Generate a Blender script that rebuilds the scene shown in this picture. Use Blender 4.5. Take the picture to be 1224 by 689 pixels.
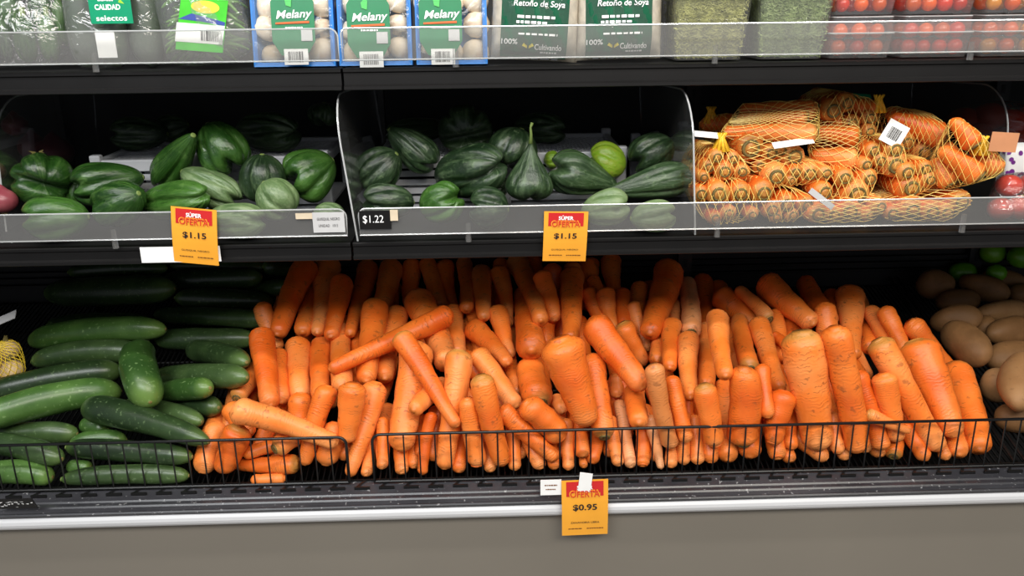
import bpy, bmesh, math, random
import numpy as np
from mathutils import Vector, Matrix, noise
from mathutils.bvhtree import BVHTree

for o in list(bpy.data.objects):
    bpy.data.objects.remove(o, do_unlink=True)
scene = bpy.context.scene
COL = scene.collection
rnd = random.Random(7)

# ------------------------------------------------------------------ camera
F_PX, CX, CY = 900.0, 612.0, 344.5
CAM = Vector((0, 0, 1.40))
CAM_R = (Matrix.Rotation(math.radians(-1.3), 3, 'Z') @ Matrix.Rotation(math.radians(90 - 16), 3, 'X')
         @ Matrix.Rotation(math.radians(-0.8), 3, 'Z'))
cd = bpy.data.cameras.new('camera'); co = bpy.data.objects.new('camera', cd); COL.objects.link(co)
co.matrix_world = Matrix.Translation(CAM) @ CAM_R.to_4x4()
cd.sensor_fit = 'HORIZONTAL'; cd.sensor_width = 36; cd.lens = F_PX / 1224 * 36; cd.clip_start = 0.02
scene.camera = co
# ------------------------------------------------------------------ light
w = bpy.data.worlds.new('store_ambient'); scene.world = w; w.use_nodes = True
w.node_tree.nodes['Background'].inputs[0].default_value = (0.86, 0.9, 1, 1)
w.node_tree.nodes['Background'].inputs[1].default_value = 0.28
def area(name, loc, target, sx, sy, power, col):
    l = bpy.data.lights.new(name, 'AREA'); l.shape = 'RECTANGLE'; l.size = sx; l.size_y = sy; l.energy = power; l.color = col
    o = bpy.data.objects.new(name, l); COL.objects.link(o); o.location = loc
    o.rotation_euler = (Vector(target) - Vector(loc)).to_track_quat('-Z', 'Y').to_euler()
area('ceiling_panel_light', (-1.1, -0.95, 2.9), (-0.7, 0.9, 0.9), 2.0, 0.8, 60, (0.97, 0.99, 1.0))
area('ceiling_panel_light', (1.1, -0.95, 2.9), (0.8, 0.9, 0.9), 2.0, 0.8, 64, (1.0, 0.93, 0.83))
area('case_canopy_light', (0, 0.78, 2.25), (0, 1.25, 1.3), 3.4, 0.10, 30, (1.0, 0.97, 0.93))
vs = scene.view_settings
vs.view_transform = 'Standard'; vs.look = 'None'; vs.exposure = 0.0; vs.gamma = 1; vs.use_curve_mapping = False

# ------------------------------------------------------------------ geometry of the place
def ray(px, py):                       # direction with unit depth along the lens axis
    return CAM_R @ Vector(((px - CX) / F_PX, -(py - CY) / F_PX, -1))
def at(px, py, t): return CAM + ray(px, py) * t
def onY(px, py, Y):
    d = ray(px, py); return CAM + d * (Y / d.y)
def tplane(px, py, p0, n):
    d = ray(px, py); return (p0 - CAM).dot(n) / d.dot(n)
FENCE_Y, DECK_Z = 1.165, 0.7207
DECK_TILT = math.radians(18.5)
DECK_P = Vector((0, FENCE_Y, DECK_Z - 0.006)); DECK_N = Vector((0, -math.sin(DECK_TILT), math.cos(DECK_TILT)))
BACK_Y = 1.74
MID_Y, MID_Z = 1.244, 1.128           # front edge of the middle shelf, its top
TOP_Y, TOP_Z = 1.272, 1.410
TILT = math.radians(5)
MID_P = Vector((0, MID_Y, MID_Z)); SH_N = Vector((0, -math.sin(TILT), math.cos(TILT)))
def deck_z(y): return DECK_P.z + (y - DECK_P.y) * math.tan(DECK_TILT)
def mid_z(y): return MID_Z + (y - MID_Y) * math.tan(TILT)
def top_z(y): return TOP_Z + (y - TOP_Y) * math.tan(TILT)

# ------------------------------------------------------------------ object helpers
WM = {}
def tag(o, label=None, cat=None, group=None, kind=None):
    if label: o['label'] = label
    if cat: o['category'] = cat
    if group: o['group'] = group
    if kind: o['kind'] = kind
    return o
def empty(name, M, label=None, cat=None, group=None, kind=None):
    o = bpy.data.objects.new(name, None); COL.objects.link(o)
    if not isinstance(M, Matrix): M = Matrix.Translation(M)
    o.matrix_world = M; o.empty_display_size = 0.02
    WM[o.name] = M.copy()
    return tag(o, label, cat, group, kind)
class MB:
    def __init__(s): s.v = []; s.f = []; s.uv = []; s.has_uv = False
    def quad(s, a, b, c, d):
        n = len(s.v); s.v += [Vector(a), Vector(b), Vector(c), Vector(d)]; s.f.append((n, n+1, n+2, n+3)); s.uv.append(None); return s
    def poly(s, pts):
        n = len(s.v); s.v += [Vector(p) for p in pts]; s.f.append(tuple(range(n, n+len(pts)))); s.uv.append(None); return s
    def box(s, x0, x1, y0, y1, z0, z1):
        n = len(s.v)
        s.v += [Vector((x, y, z)) for x in (x0, x1) for y in (y0, y1) for z in (z0, z1)]
        for f in ((0,1,3,2),(4,6,7,5),(0,4,5,1),(2,3,7,6),(0,2,6,4),(1,5,7,3)):
            s.f.append(tuple(n+i for i in f)); s.uv.append(None)
        return s
    def prism(s, prof, x0, x1):        # (y,z) profile swept along x
        n = len(s.v); k = len(prof)
        for x in (x0, x1): s.v += [Vector((x, p[0], p[1])) for p in prof]
        for i in range(k):
            j = (i+1) % k; s.f.append((n+i, n+j, n+k+j, n+k+i)); s.uv.append(None)
        s.f.append(tuple(n+i for i in range(k))[::-1]); s.uv.append(None)
        s.f.append(tuple(n+k+i for i in range(k))); s.uv.append(None)
        return s
    def plate(s, outline, y0, y1):     # (x,z) outline with thickness in y
        n = len(s.v); k = len(outline)
        for y in (y0, y1): s.v += [Vector((p[0], y, p[1])) for p in outline]
        for i in range(k):
            j = (i+1) % k; s.f.append((n+j, n+i, n+k+i, n+k+j)); s.uv.append(None)
        s.f.append(tuple(n+i for i in range(k))); s.uv.append(None)
        s.f.append(tuple(n+k+i for i in range(k))[::-1]); s.uv.append(None)
        return s
    def tube(s, pts, r, n=6, closed=False, cap=True):
        pts = [Vector(p) for p in pts]; base = len(s.v); k = len(pts)
        up = None
        for i, p in enumerate(pts):
            a = pts[i-1] if (i > 0 or closed) else p
            b = pts[(i+1) % k] if (i < k-1 or closed) else p
            d = (b - a).normalized()
            if up is None: up = d.orthogonal().normalized()
            up = (up - d * up.dot(d)); up = up.normalized() if up.length > 1e-6 else d.orthogonal().normalized()
            q = d.cross(up); rr = r[i] if isinstance(r, (list, tuple)) else r
            for j in range(n):
                t = 2*math.pi*j/n; s.v.append(p + up*(rr*math.cos(t)) + q*(rr*math.sin(t)))
        for i in range(k if closed else k-1):
            i2 = (i+1) % k
            for j in range(n):
                j2 = (j+1) % n
                s.f.append((base+i*n+j, base+i*n+j2, base+i2*n+j2, base+i2*n+j)); s.uv.append(None)
        if cap and not closed:
            s.f.append(tuple(base+j for j in range(n))[::-1]); s.uv.append(None)
            s.f.append(tuple(base+(k-1)*n+j for j in range(n))); s.uv.append(None)
        return s
    def rings(s, rings, vv, closed_ends=True):   # list of rings (lists of Vectors); vv is v coordinate per ring
        base = len(s.v); n = len(rings[0]); s.has_uv = True
        for r in rings: s.v += r
        for i in range(len(rings)-1):
            for j in range(n):
                j2 = (j+1) % n
                s.f.append((base+i*n+j, base+i*n+j2, base+(i+1)*n+j2, base+(i+1)*n+j))
                s.uv.append(((j/n, vv[i]), ((j+1)/n, vv[i]), ((j+1)/n, vv[i+1]), (j/n, vv[i+1])))
        if closed_ends:
            s.f.append(tuple(base+j for j in range(n))[::-1]); s.uv.append([(0.5, vv[0])]*n)
            m = base+(len(rings)-1)*n
            s.f.append(tuple(m+j for j in range(n))); s.uv.append([(0.5, vv[-1])]*n)
        return s
    def sphere(s, c, rx, ry=None, rz=None, n=10, k=7):
        ry = ry or rx; rz = rz or rx; c = Vector(c); R = []; vv = []
        for i in range(k+1):
            th = math.pi*min(max(i/k, 0.02), 0.98)
            R.append([c + Vector((rx*math.sin(th)*math.cos(2*math.pi*j/n), ry*math.sin(th)*math.sin(2*math.pi*j/n), -rz*math.cos(th))) for j in range(n)])
            vv.append(i/k)
        return s.rings(R, vv)
    def mesh(s, name, M=None):
        me = bpy.data.meshes.new(name)
        vs_ = [tuple(M @ v) for v in s.v] if M is not None else [tuple(v) for v in s.v]
        me.from_pydata(vs_, [], s.f)
        if s.has_uv:
            ul = me.uv_layers.new(name='UVMap'); flat = []
            for f, u in zip(s.f, s.uv):
                if u is None: u = [(0, 0)]*len(f)
                for q in u: flat += [q[0], q[1]]
            ul.data.foreach_set('uv', flat)
        me.validate()
        return me
    def build(s, name, mat, parent=None, world=False, smooth=False, bevel=0):
        if parent is not None:
            M = WM[parent.name].inverted() if world else None
            me = s.mesh(name, M); o = bpy.data.objects.new(name, me); COL.objects.link(o); o.parent = parent
            WM[o.name] = WM[parent.name]
        else:
            xs = [v.x for v in s.v]; ys = [v.y for v in s.v]; zs = [v.z for v in s.v]
            c = Vector(((min(xs)+max(xs))/2, (min(ys)+max(ys))/2, min(zs)))
            me = s.mesh(name, Matrix.Translation(-c)); o = bpy.data.objects.new(name, me); COL.objects.link(o); o.location = c
            WM[o.name] = Matrix.Translation(c)
        me.materials.append(mat if not isinstance(mat, str) else MT[mat])
        if smooth: me.polygons.foreach_set('use_smooth', [True]*len(me.polygons))
        if bevel:
            b = o.modifiers.new('bevel', 'BEVEL'); b.width = bevel; b.segments = 2; b.limit_method = 'ANGLE'
        return o

# ------------------------------------------------------------------ materials
MT = {}
class NT:
    def __init__(s, name):
        s.m = bpy.data.materials.new(name); s.m.use_nodes = True; s.t = s.m.node_tree; s.n = s.t.nodes
        s.b = s.n['Principled BSDF']; s.out = s.n['Material Output']; MT[name] = s.m
    def node(s, typ, **kw):
        x = s.n.new(typ)
        for k, v in kw.items():
            if k in x.inputs: x.inputs[k].default_value = v
            else: setattr(x, k, v)
        return x
    def link(s, a, b): s.t.links.new(a, b)
    def noise(s, scale, detail=3, rough=0.5, vec=None):
        x = s.node('ShaderNodeTexNoise', Scale=scale, Detail=detail, Roughness=rough)
        s.link(vec or s.obj(), x.inputs['Vector']); return x.outputs[0]
    def obj(s):
        if not hasattr(s, '_tc'): s._tc = s.n.new('ShaderNodeTexCoord')
        return s._tc.outputs['Object']
    def uvv(s):
        if not hasattr(s, '_uv'):
            s.obj(); x = s.n.new('ShaderNodeSeparateXYZ'); s.link(s._tc.outputs['UV'], x.inputs[0]); s._uv = x
        return s._uv.outputs[1]
    def rand(s):
        if not hasattr(s, '_oi'): s._oi = s.n.new('ShaderNodeObjectInfo')
        return s._oi.outputs['Random']
    def ramp(s, fac, stops):
        x = s.n.new('ShaderNodeValToRGB'); s.link(fac, x.inputs[0]); cr = x.color_ramp
        while len(cr.elements) < len(stops): cr.elements.new(0.5)
        for e, (p, c) in zip(cr.elements, stops):
            e.position = p; e.color = (*c, 1) if len(c) == 3 else c
        return x.outputs[0]
    def mix(s, fac, a, b, mode='MIX'):
        x = s.n.new('ShaderNodeMix'); x.data_type = 'RGBA'; x.blend_type = mode
        for sock, val in ((x.inputs[0], fac), (x.inputs[6], a), (x.inputs[7], b)):
            if isinstance(val, (int, float)): sock.default_value = val
            elif isinstance(val, tuple): sock.default_value = (*val, 1)
            else: s.link(val, sock)
        return x.outputs[2]
    def math(s, op, a, b=0.0, c=0.0):
        x = s.n.new('ShaderNodeMath'); x.operation = op
        for sock, val in zip(x.inputs, (a, b, c)):
            if isinstance(val, (int, float)): sock.default_value = val
            else: s.link(val, sock)
        return x.outputs[0]
    def bump(s, h, strength=0.3, dist=0.002):
        x = s.node('ShaderNodeBump', Strength=strength, Distance=dist); s.link(h, x.inputs['Height']); s.link(x.outputs[0], s.b.inputs['Normal']); return x.outputs[0]
    def base(s, c):
        if isinstance(c, tuple): s.b.inputs['Base Color'].default_value = (*c, 1)
        else: s.link(c, s.b.inputs['Base Color'])
    def set(s, rough=0.5, metal=0, spec=None, coat=0):
        s.b.inputs['Roughness'].default_value = rough; s.b.inputs['Metallic'].default_value = metal
        if spec is not None: s.b.inputs['Specular IOR Level'].default_value = spec
        s.b.inputs['Coat Weight'].default_value = coat; s.b.inputs['Coat Roughness'].default_value = 0.28
        return s
def srgb(r, g, b):
    f = lambda c: (c/255/12.92) if c/255 <= 0.04045 else ((c/255+0.055)/1.055)**2.4
    return (f(r), f(g), f(b))
def plain(name, rgb, rough=0.5, metal=0, grain=0.0, scale=40, spec=None):
    n = NT(name); n.set(rough, metal, spec)
    c = srgb(*rgb)
    k = n.noise(scale, 4)
    d = tuple(x*(1-grain) for x in c); e = tuple(min(1, x*(1+grain)) for x in c)
    n.base(n.ramp(k, [(0.3, d), (0.7, e)]))
    if grain: n.bump(k, 0.1, 0.001)
    return n
def veg_carrot(name, dull=0.0, crown=False, pale=False):
    n = NT(name).set(0.42, spec=0.4)
    v = n.uvv(); big = n.noise(14, 3); fine = n.noise(120, 4)
    a, b, c = srgb(210, 90, 22), srgb(232, 120, 42), srgb(242, 150, 80)
    if pale: a, b, c = srgb(200, 120, 60), srgb(222, 142, 84), srgb(232, 168, 118)
    col = n.ramp(n.math('ADD', n.math('MULTIPLY', big, 0.7), n.math('MULTIPLY', n.rand(), 0.3)), [(0.3, a), (0.52, b), (0.72, c)])
    # fine root rings running round the carrot
    w1 = n.math('SINE', n.math('ADD', n.math('MULTIPLY', v, 190), n.math('MULTIPLY', n.noise(24, 4), 46)))
    msk = n.math('MULTIPLY', n.math('GREATER_THAN', w1, 0.86), n.ramp(n.noise(55, 2), [(0.52, (0, 0, 0)), (0.6, (1, 1, 1))]))
    col = n.mix(n.math('MULTIPLY', msk, 0.55), col, srgb(120, 62, 24))
    col = n.mix(n.math('MULTIPLY', n.ramp(n.noise(75, 3), [(0.62, (0, 0, 0)), (0.70, (1, 1, 1))]), 0.5), col, srgb(120, 70, 34))
    col = n.mix(n.math('MULTIPLY', n.ramp(n.noise(9, 4, 0.7), [(0.52, (0, 0, 0)), (0.75, (1, 1, 1))]), 0.45), col, srgb(230, 152, 92))
    tip = n.ramp(v, [(0.95, (0, 0, 0)), (1.0, (1, 1, 1))])
    col = n.mix(n.math('MULTIPLY', tip, 0.45), col, srgb(150, 92, 40))
    if crown:
        cm = n.ramp(n.math('ADD', v, n.math('MULTIPLY', n.noise(40, 3), 0.10)), [(0.07, (1, 1, 1)), (0.14, (0, 0, 0))])
        col = n.mix(n.math('MULTIPLY', cm, 0.6), col, srgb(150, 128, 62))
    n.base(col)
    h = n.math('ADD', n.math('MULTIPLY', n.math('MULTIPLY', w1, n.ramp(n.noise(35, 2), [(0.45, (0, 0, 0)), (0.65, (1, 1, 1))])), 0.5), n.math('MULTIPLY', fine, 0.9))
    n.bump(h, 0.35, 0.0012)
def veg_green(name, a, b, c, speck, rough=0.34, ends=None, specks=150, coat=0.15):
    n = NT(name).set(rough, spec=0.45, coat=coat)
    v = n.uvv(); big = n.noise(12, 3)
    col = n.ramp(n.math('ADD', n.math('MULTIPLY', big, 0.75), n.math('MULTIPLY', n.rand(), 0.25)), [(0.3, srgb(*a)), (0.5, srgb(*b)), (0.72, srgb(*c))])
    sp = n.ramp(n.noise(specks, 2), [(0.62, (0, 0, 0)), (0.7, (1, 1, 1))])
    col = n.mix(n.math('MULTIPLY', sp, 0.35), col, srgb(*speck))
    if ends:
        e = n.ramp(v, [(0.0, (1, 1, 1)), (0.1, (0, 0, 0)), (0.86, (0, 0, 0)), (1.0, (1, 1, 1))])
        col = n.mix(n.math('MULTIPLY', e, 0.55), col, srgb(*ends))
    if ends is None and name.startswith('chayote'):
        n.uvv(); cb = n.n.new('ShaderNodeCombineXYZ'); n.link(n.math('MULTIPLY', n._uv.outputs[0], 26), cb.inputs[0]); n.link(n.math('MULTIPLY', v, 3.0), cb.inputs[1]); n.link(n.math('MULTIPLY', n.rand(), 50), cb.inputs[2])
        st = n.noise(1.0, 5, 0.65, cb.outputs[0])
        col = n.mix(n.math('MULTIPLY', n.ramp(st, [(0.48, (0, 0, 0)), (0.72, (1, 1, 1))]), 0.5), col, srgb(*speck))
        col = n.mix(n.math('MULTIPLY', n.ramp(st, [(0.28, (1, 1, 1)), (0.46, (0, 0, 0))]), 0.45), col, tuple(x*0.45 for x in srgb(*a)))
        n.base(col); n.bump(n.math('ADD', n.math('MULTIPLY', st, 1.4), n.noise(90, 4)), 0.6, 0.0025)
    else:
        n.base(col); n.bump(n.noise(60, 4), 0.25, 0.002)
def clear(name, haze, tint=(1, 1, 1), rough=0.08, wrinkle=0, hz=(0.7, 0.7, 0.7), gl=0.06, wscale=25):
    m = bpy.data.materials.new(name); m.use_nodes = True; t = m.node_tree; nn = t.nodes; nn.clear(); MT[name] = m
    out = nn.new('ShaderNodeOutputMaterial'); tr = nn.new('ShaderNodeBsdfTransparent'); tr.inputs[0].default_value = (*tint, 1)
    df = nn.new('ShaderNodeBsdfDiffuse'); df.inputs[0].default_value = (*hz, 1)
    g = nn.new('ShaderNodeBsdfGlossy'); g.inputs['Roughness'].default_value = rough
    m1 = nn.new('ShaderNodeMixShader'); m1.inputs[0].default_value = haze; t.links.new(tr.outputs[0], m1.inputs[1]); t.links.new(df.outputs[0], m1.inputs[2])
    lw = nn.new('ShaderNodeLayerWeight'); lw.inputs[0].default_value = 0.25
    mul = nn.new('ShaderNodeMath'); mul.operation = 'MULTIPLY_ADD'; mul.inputs[1].default_value = 0.5; mul.inputs[2].default_value = gl
    t.links.new(lw.outputs['Fresnel'], mul.inputs[0])
    m2 = nn.new('ShaderNodeMixShader'); t.links.new(mul.outputs[0], m2.inputs[0]); t.links.new(m1.outputs[0], m2.inputs[1]); t.links.new(g.outputs[0], m2.inputs[2])
    if wrinkle:
        tc = nn.new('ShaderNodeTexCoord'); no = nn.new('ShaderNodeTexNoise'); no.inputs['Scale'].default_value = wscale; no.inputs['Detail'].default_value = 3; no.inputs['Distortion'].default_value = 2.0
        t.links.new(tc.outputs['Object'], no.inputs['Vector'])
        b = nn.new('ShaderNodeBump'); b.inputs['Strength'].default_value = wrinkle; b.inputs['Distance'].default_value = 0.01
        t.links.new(no.outputs[0], b.inputs['Height'])
        t.links.new(b.outputs[0], g.inputs['Normal']); t.links.new(b.outputs[0], lw.inputs['Normal'])
    t.links.new(m2.outputs[0], out.inputs[0])

veg_carrot('carrot'); veg_carrot('carrot_crowned', crown=True); veg_carrot('carrot_pale', pale=True)
plain('scar', (98, 84, 40), 0.7, grain=0.35, scale=90); plain('scar_core', (176, 118, 50), 0.7, grain=0.2)
plain('cut_flesh', (226, 112, 40), 0.5, grain=0.12)
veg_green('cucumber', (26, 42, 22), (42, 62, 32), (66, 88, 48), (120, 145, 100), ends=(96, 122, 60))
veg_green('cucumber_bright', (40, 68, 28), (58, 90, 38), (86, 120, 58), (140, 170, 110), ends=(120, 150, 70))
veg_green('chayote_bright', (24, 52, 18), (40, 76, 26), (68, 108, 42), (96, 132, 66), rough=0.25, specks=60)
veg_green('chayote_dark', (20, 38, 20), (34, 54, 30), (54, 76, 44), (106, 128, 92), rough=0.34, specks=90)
veg_green('chayote_pale', (66, 92, 54), (92, 116, 72), (122, 140, 96), (150, 165, 125), rough=0.4, specks=70)
veg_green('chayote_lime', (88, 128, 22), (116, 152, 34), (142, 172, 54), (150, 140, 60), rough=0.35, specks=70)
veg_green('lime', (70, 130, 22), (92, 152, 30), (110, 168, 44), (140, 190, 80), rough=0.35, specks=200)
veg_green('bean', (84, 128, 50), (112, 156, 70), (140, 180, 96), (170, 200, 130), rough=0.4)
n = NT('potato').set(0.62, spec=0.3)
n.base(n.mix(n.math('MULTIPLY', n.ramp(n.noise(95, 4), [(0.6, (0, 0, 0)), (0.72, (1, 1, 1))]), 0.5), n.ramp(n.math('ADD', n.math('MULTIPLY', n.noise(16, 4), 0.7), n.math('MULTIPLY', n.rand(), 0.3)), [(0.32, srgb(108, 76, 44)), (0.52, srgb(136, 98, 60)), (0.72, srgb(154, 116, 76))]), srgb(104, 72, 44)))
n.bump(n.noise(55, 5), 0.55, 0.002)
n = NT('onion').set(0.3, spec=0.5); n.base(n.ramp(n.noise(18, 3), [(0.35, srgb(110, 40, 52)), (0.65, srgb(150, 78, 84))]))
n = NT('mushroom').set(0.6); n.base(n.mix(n.math('MULTIPLY', n.ramp(n.noise(40, 4), [(0.5, (0, 0, 0)), (0.7, (1, 1, 1))]), 0.6), n.ramp(n.noise(20, 3), [(0.35, srgb(214, 192, 160)), (0.6, srgb(242, 230, 210))]), srgb(178, 130, 84))); n.bump(n.noise(60, 3), 0.2, 0.001)
for nm, c in (('tomato_red', (208, 52, 20)), ('tomato_orange', (232, 96, 20)), ('tomato_gold', (214, 136, 24))):
    n = NT(nm).set(0.2, spec=0.5, coat=0.3); cc = srgb(*c); n.base(n.ramp(n.math('ADD', n.math('MULTIPLY', n.noise(25, 2), 0.5), n.math('MULTIPLY', n.rand(), 0.5)), [(0.3, tuple(x*0.8 for x in cc)), (0.7, tuple(min(1, x*1.25) for x in cc))]))
plain('black_plastic', (13, 12, 12), 0.5, grain=0.2, scale=14, spec=0.25)
n = NT('rail_black').set(0.3, spec=0.5); n.base(n.mix(n.math('MULTIPLY', n.ramp(n.noise(160, 3), [(0.66, (0, 0, 0)), (0.7, (1, 1, 1))]), 0.4), n.ramp(n.noise(8, 4), [(0.3, srgb(36, 36, 40)), (0.7, srgb(56, 56, 60))]), srgb(190, 190, 190))); n.bump(n.noise(40, 4), 0.1, 0.001)
plain('black_metal', (15, 15, 16), 0.55, grain=0.3, scale=9); plain('wire_black', (14, 14, 14), 0.35, grain=0.15, spec=0.5)
plain('interior_black', (10, 10, 11), 0.7, grain=0.3, scale=6)
plain('bumper_white', (196, 197, 199), 0.3, grain=0.03, scale=5); plain('panel_grey', (116, 110, 100), 0.5, grain=0.04, scale=3)
plain('crate_white', (196, 198, 202), 0.45, grain=0.06, scale=20)
plain('paper_white', (236, 236, 234), 0.6, grain=0.03); plain('paper_grey', (188, 188, 188), 0.6, grain=0.04)
plain('tag_orange', (238, 164, 44), 0.55, grain=0.05, scale=15); plain('tag_red', (196, 30, 32), 0.5, grain=0.05)
plain('ink_black', (24, 20, 22), 0.6); plain('ink_white', (244, 244, 244), 0.6); plain('ink_red', (206, 40, 24), 0.6); plain('ink_brown', (120, 74, 20), 0.6)
plain('ink_orange', (206, 92, 36), 0.6); plain('ink_yellow', (226, 208, 60), 0.5); plain('ink_blue', (52, 74, 150), 0.5); plain('ink_lime', (150, 200, 50), 0.5)
plain('ink_leaf', (70, 176, 84), 0.5); plain('label_green', (0, 112, 66), 0.35, grain=0.06); plain('label_teal', (0, 140, 98), 0.35, grain=0.04); plain('label_bright', (70, 190, 50), 0.35, grain=0.1)
plain('tray_blue', (24, 116, 196), 0.35, grain=0.06); plain('bag_green', (18, 86, 58), 0.22, grain=0.12, scale=18, spec=0.6)
plain('net_yellow', (240, 206, 110), 0.4); plain('net_knot', (238, 184, 40), 0.5, grain=0.2, scale=200); plain('net_bright', (232, 200, 60), 0.5)
plain('card_kraft', (190, 130, 90), 0.6, grain=0.06); plain('tape_beige', (206, 190, 164), 0.5, grain=0.1)
plain('sprout_a', (176, 176, 104), 0.5, grain=0.35, scale=60); plain('sprout_b', (150, 166, 108), 0.5, grain=0.35, scale=60); plain('sprout_soy', (214, 204, 186), 0.5, grain=0.2, scale=60)
plain('pouch_purple', (112, 40, 130), 0.3, grain=0.3, scale=50); plain('floor_tile', (170, 166, 160), 0.4, grain=0.05, scale=2)
plain('stem_pale', (112, 132, 66), 0.6, grain=0.2); plain('dry_husk', (120, 108, 56), 0.7, grain=0.3, scale=120); plain('cardboard_dark', (70, 60, 52), 0.7, grain=0.2)
plain('garlic_skin', (206, 178, 130), 0.6, grain=0.25, scale=60)
clear('acrylic', 0.05, (0.94, 0.95, 0.95), 0.05, hz=(0.62, 0.62, 0.62), gl=0.05)
clear('acrylic_haze', 0.095, (0.93, 0.93, 0.92), 0.10, hz=(0.62, 0.61, 0.59), gl=0.05)  # grey diffuse share puts the fence's bright reflection into its colour
clear('acrylic_edge_glint', 0.55, (0.9, 0.95, 0.95), 0.1, hz=(0.75, 0.76, 0.76), gl=0.1)  # whitish mix puts the edge-lit glint of the polished acrylic into colour
clear('film', 0.03, (0.97, 0.98, 0.97), 0.12, wrinkle=0.9, hz=(0.9, 0.9, 0.9), gl=0.10)
clear('film_soft', 0.10, (0.97, 0.98, 0.97), 0.16, wrinkle=0.7, hz=(0.85, 0.9, 0.85), gl=0.10)
clear('film_tight', 0.02, (0.98, 0.98, 0.98), 0.14, wrinkle=0.4, hz=(0.9, 0.9, 0.9), gl=0.04, wscale=18)
clear('clamshell', 0.05, (0.97, 0.97, 0.97), 0.06, hz=(0.9, 0.9, 0.9), gl=0.08)
clear('clamshell_edge', 0.45, (0.95, 0.95, 0.95), 0.08, hz=(0.92, 0.92, 0.92), gl=0.15)

# ------------------------------------------------------------------ writing
_tc = {}
def text_pts(s, shear=0.0, bold=0.0):
    key = (s, shear, bold)
    if key not in _tc:
        c = bpy.data.curves.new('lettering', 'FONT'); c.body = s; c.shear = shear; c.offset = bold; c.resolution_u = 3; c.fill_mode = 'FRONT'
        o = bpy.data.objects.new('lettering', c); me = bpy.data.meshes.new_from_object(o)
        vs_ = [v.co.copy() for v in me.vertices]; fs = [tuple(p.vertices) for p in me.polygons]
        bpy.data.objects.remove(o); bpy.data.curves.remove(c); bpy.data.meshes.remove(me)
        _tc[key] = (vs_, fs)
    return _tc[key]
def lettering(s, parent, mat, cx, cz, width, height, y=-0.0006, shear=0.0, bold=0.0, rot=0.0, surf=None, name='lettering'):
    if s[0] == '~':                       # print too small to read in the photograph: broken strokes
        b = MB(); rr = random.Random(len(s)*7+int(abs(cz)*1e5)); x = -width/2
        while x < width/2-0.0004:
            q = min(width/2, x+rr.uniform(0.08, 0.2)*width); h = height*rr.uniform(0.3, 0.4)
            P_ = [(cx+x, cz-h), (cx+q, cz-h), (cx+q, cz+h), (cx+x, cz+h)]
            b.quad(*[(a, (surf(a, c) if surf else 0)+y, c) for a, c in P_]); x = q+0.04*width
        return b.build('fine_print', mat, parent)
    vs_, fs = text_pts(s, shear, bold)
    x0 = min(v.x for v in vs_); x1 = max(v.x for v in vs_); z0 = min(v.y for v in vs_); z1 = max(v.y for v in vs_)
    b = MB(); cr, sr = math.cos(rot), math.sin(rot)
    for v in vs_:
        a = ((v.x-x0)/(x1-x0)-0.5)*width; c = ((v.y-z0)/(z1-z0)-0.5)*height
        X = cx + a*cr - c*sr; Z = cz + a*sr + c*cr
        b.v.append(Vector((X, (surf(X, Z) if surf else 0)+y, Z)))
    b.f = [tuple(f) for f in fs]; b.uv = [None]*len(fs)
    return b.build(name, mat, parent)
# ------------------------------------------------------------------ the setting
fl = MB().box(-4, 4, -4, 1.9, -0.05, 0.0).build('floor', 'floor_tile'); tag(fl, 'pale grey store floor in front of the produce case', kind='structure')
XL, XR = -1.65, 1.65
case = empty('display_case', (0, 1.4, 0), 'black open refrigerated produce case with white bumper and grey base panel', 'display case')
MB().box(XL, XR, 1.132, 1.16, 0.10, 0.676).build('base_panel', 'panel_grey', case, world=True)
MB().box(XL, XR, 1.20, 1.75, 0.0, 0.10).build('plinth', 'black_metal', case, world=True)
prof = [(1.16, 0.673)]
for k in range(9):
    a = -math.pi/2 + math.pi*k/8; prof.append((1.128 - 0.014*math.cos(a), 0.6865 + 0.0135*math.sin(a)))
prof += [(1.16, 0.700)]
bo = MB().prism(prof, XL, XR).build('bumper', 'bumper_white', case, world=True, smooth=False)
rail = [(1.118, 0.698), (1.1165, 0.7025), (1.1185, 0.7045), (1.1225, 0.7040), (1.129, 0.7070), (1.131, 0.7095), (1.139, 0.7105), (1.141, 0.7130), (1.160, 0.7205), (1.168, 0.7215), (1.170, 0.690), (1.13, 0.690)]
MB().prism(rail, XL, XR).build('front_rail', 'rail_black', case, world=True)
MB().box(XL, XR, BACK_Y, BACK_Y+0.03, 0.10, 2.25).build('back_panel', 'interior_black', case, world=True)
MB().box(XL, XR, 1.165, BACK_Y, 0.60, 0.64).build('light_block_floor', 'interior_black', case, world=True)  # case floor below the wires, a box added to block light
for X in (XL-0.03, XR): MB().box(X, X+0.03, 1.13, BACK_Y+0.03, 0.0, 2.25).build('end_wall', 'black_metal', case, world=True)
for py in (313, 320, 328):
    z = onY(800, py, BACK_Y-0.012).z
    MB().box(XL, XR, BACK_Y-0.014, BACK_Y, z-0.004, z+0.003).build('back_ledge', 'black_plastic', case, world=True)
for X in (-0.96, -0.255, 0.45, 1.15):      # slotted uprights
    up = MB().box(X-0.016, X+0.016, BACK_Y-0.02, BACK_Y, 0.75, 2.2).build('upright', 'black_metal', case, world=True)
    s = MB()
    for i in range(44): s.box(X-0.004, X+0.004, BACK_Y-0.0212, BACK_Y-0.0198, 0.8+i*0.03, 0.818+i*0.03)
    s.build('slots', 'interior_black', up, world=True)
cl = MB().box(XL, XR, 0.76, BACK_Y, 2.26, 2.40).build('canopy', 'black_metal', case, world=True)

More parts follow.
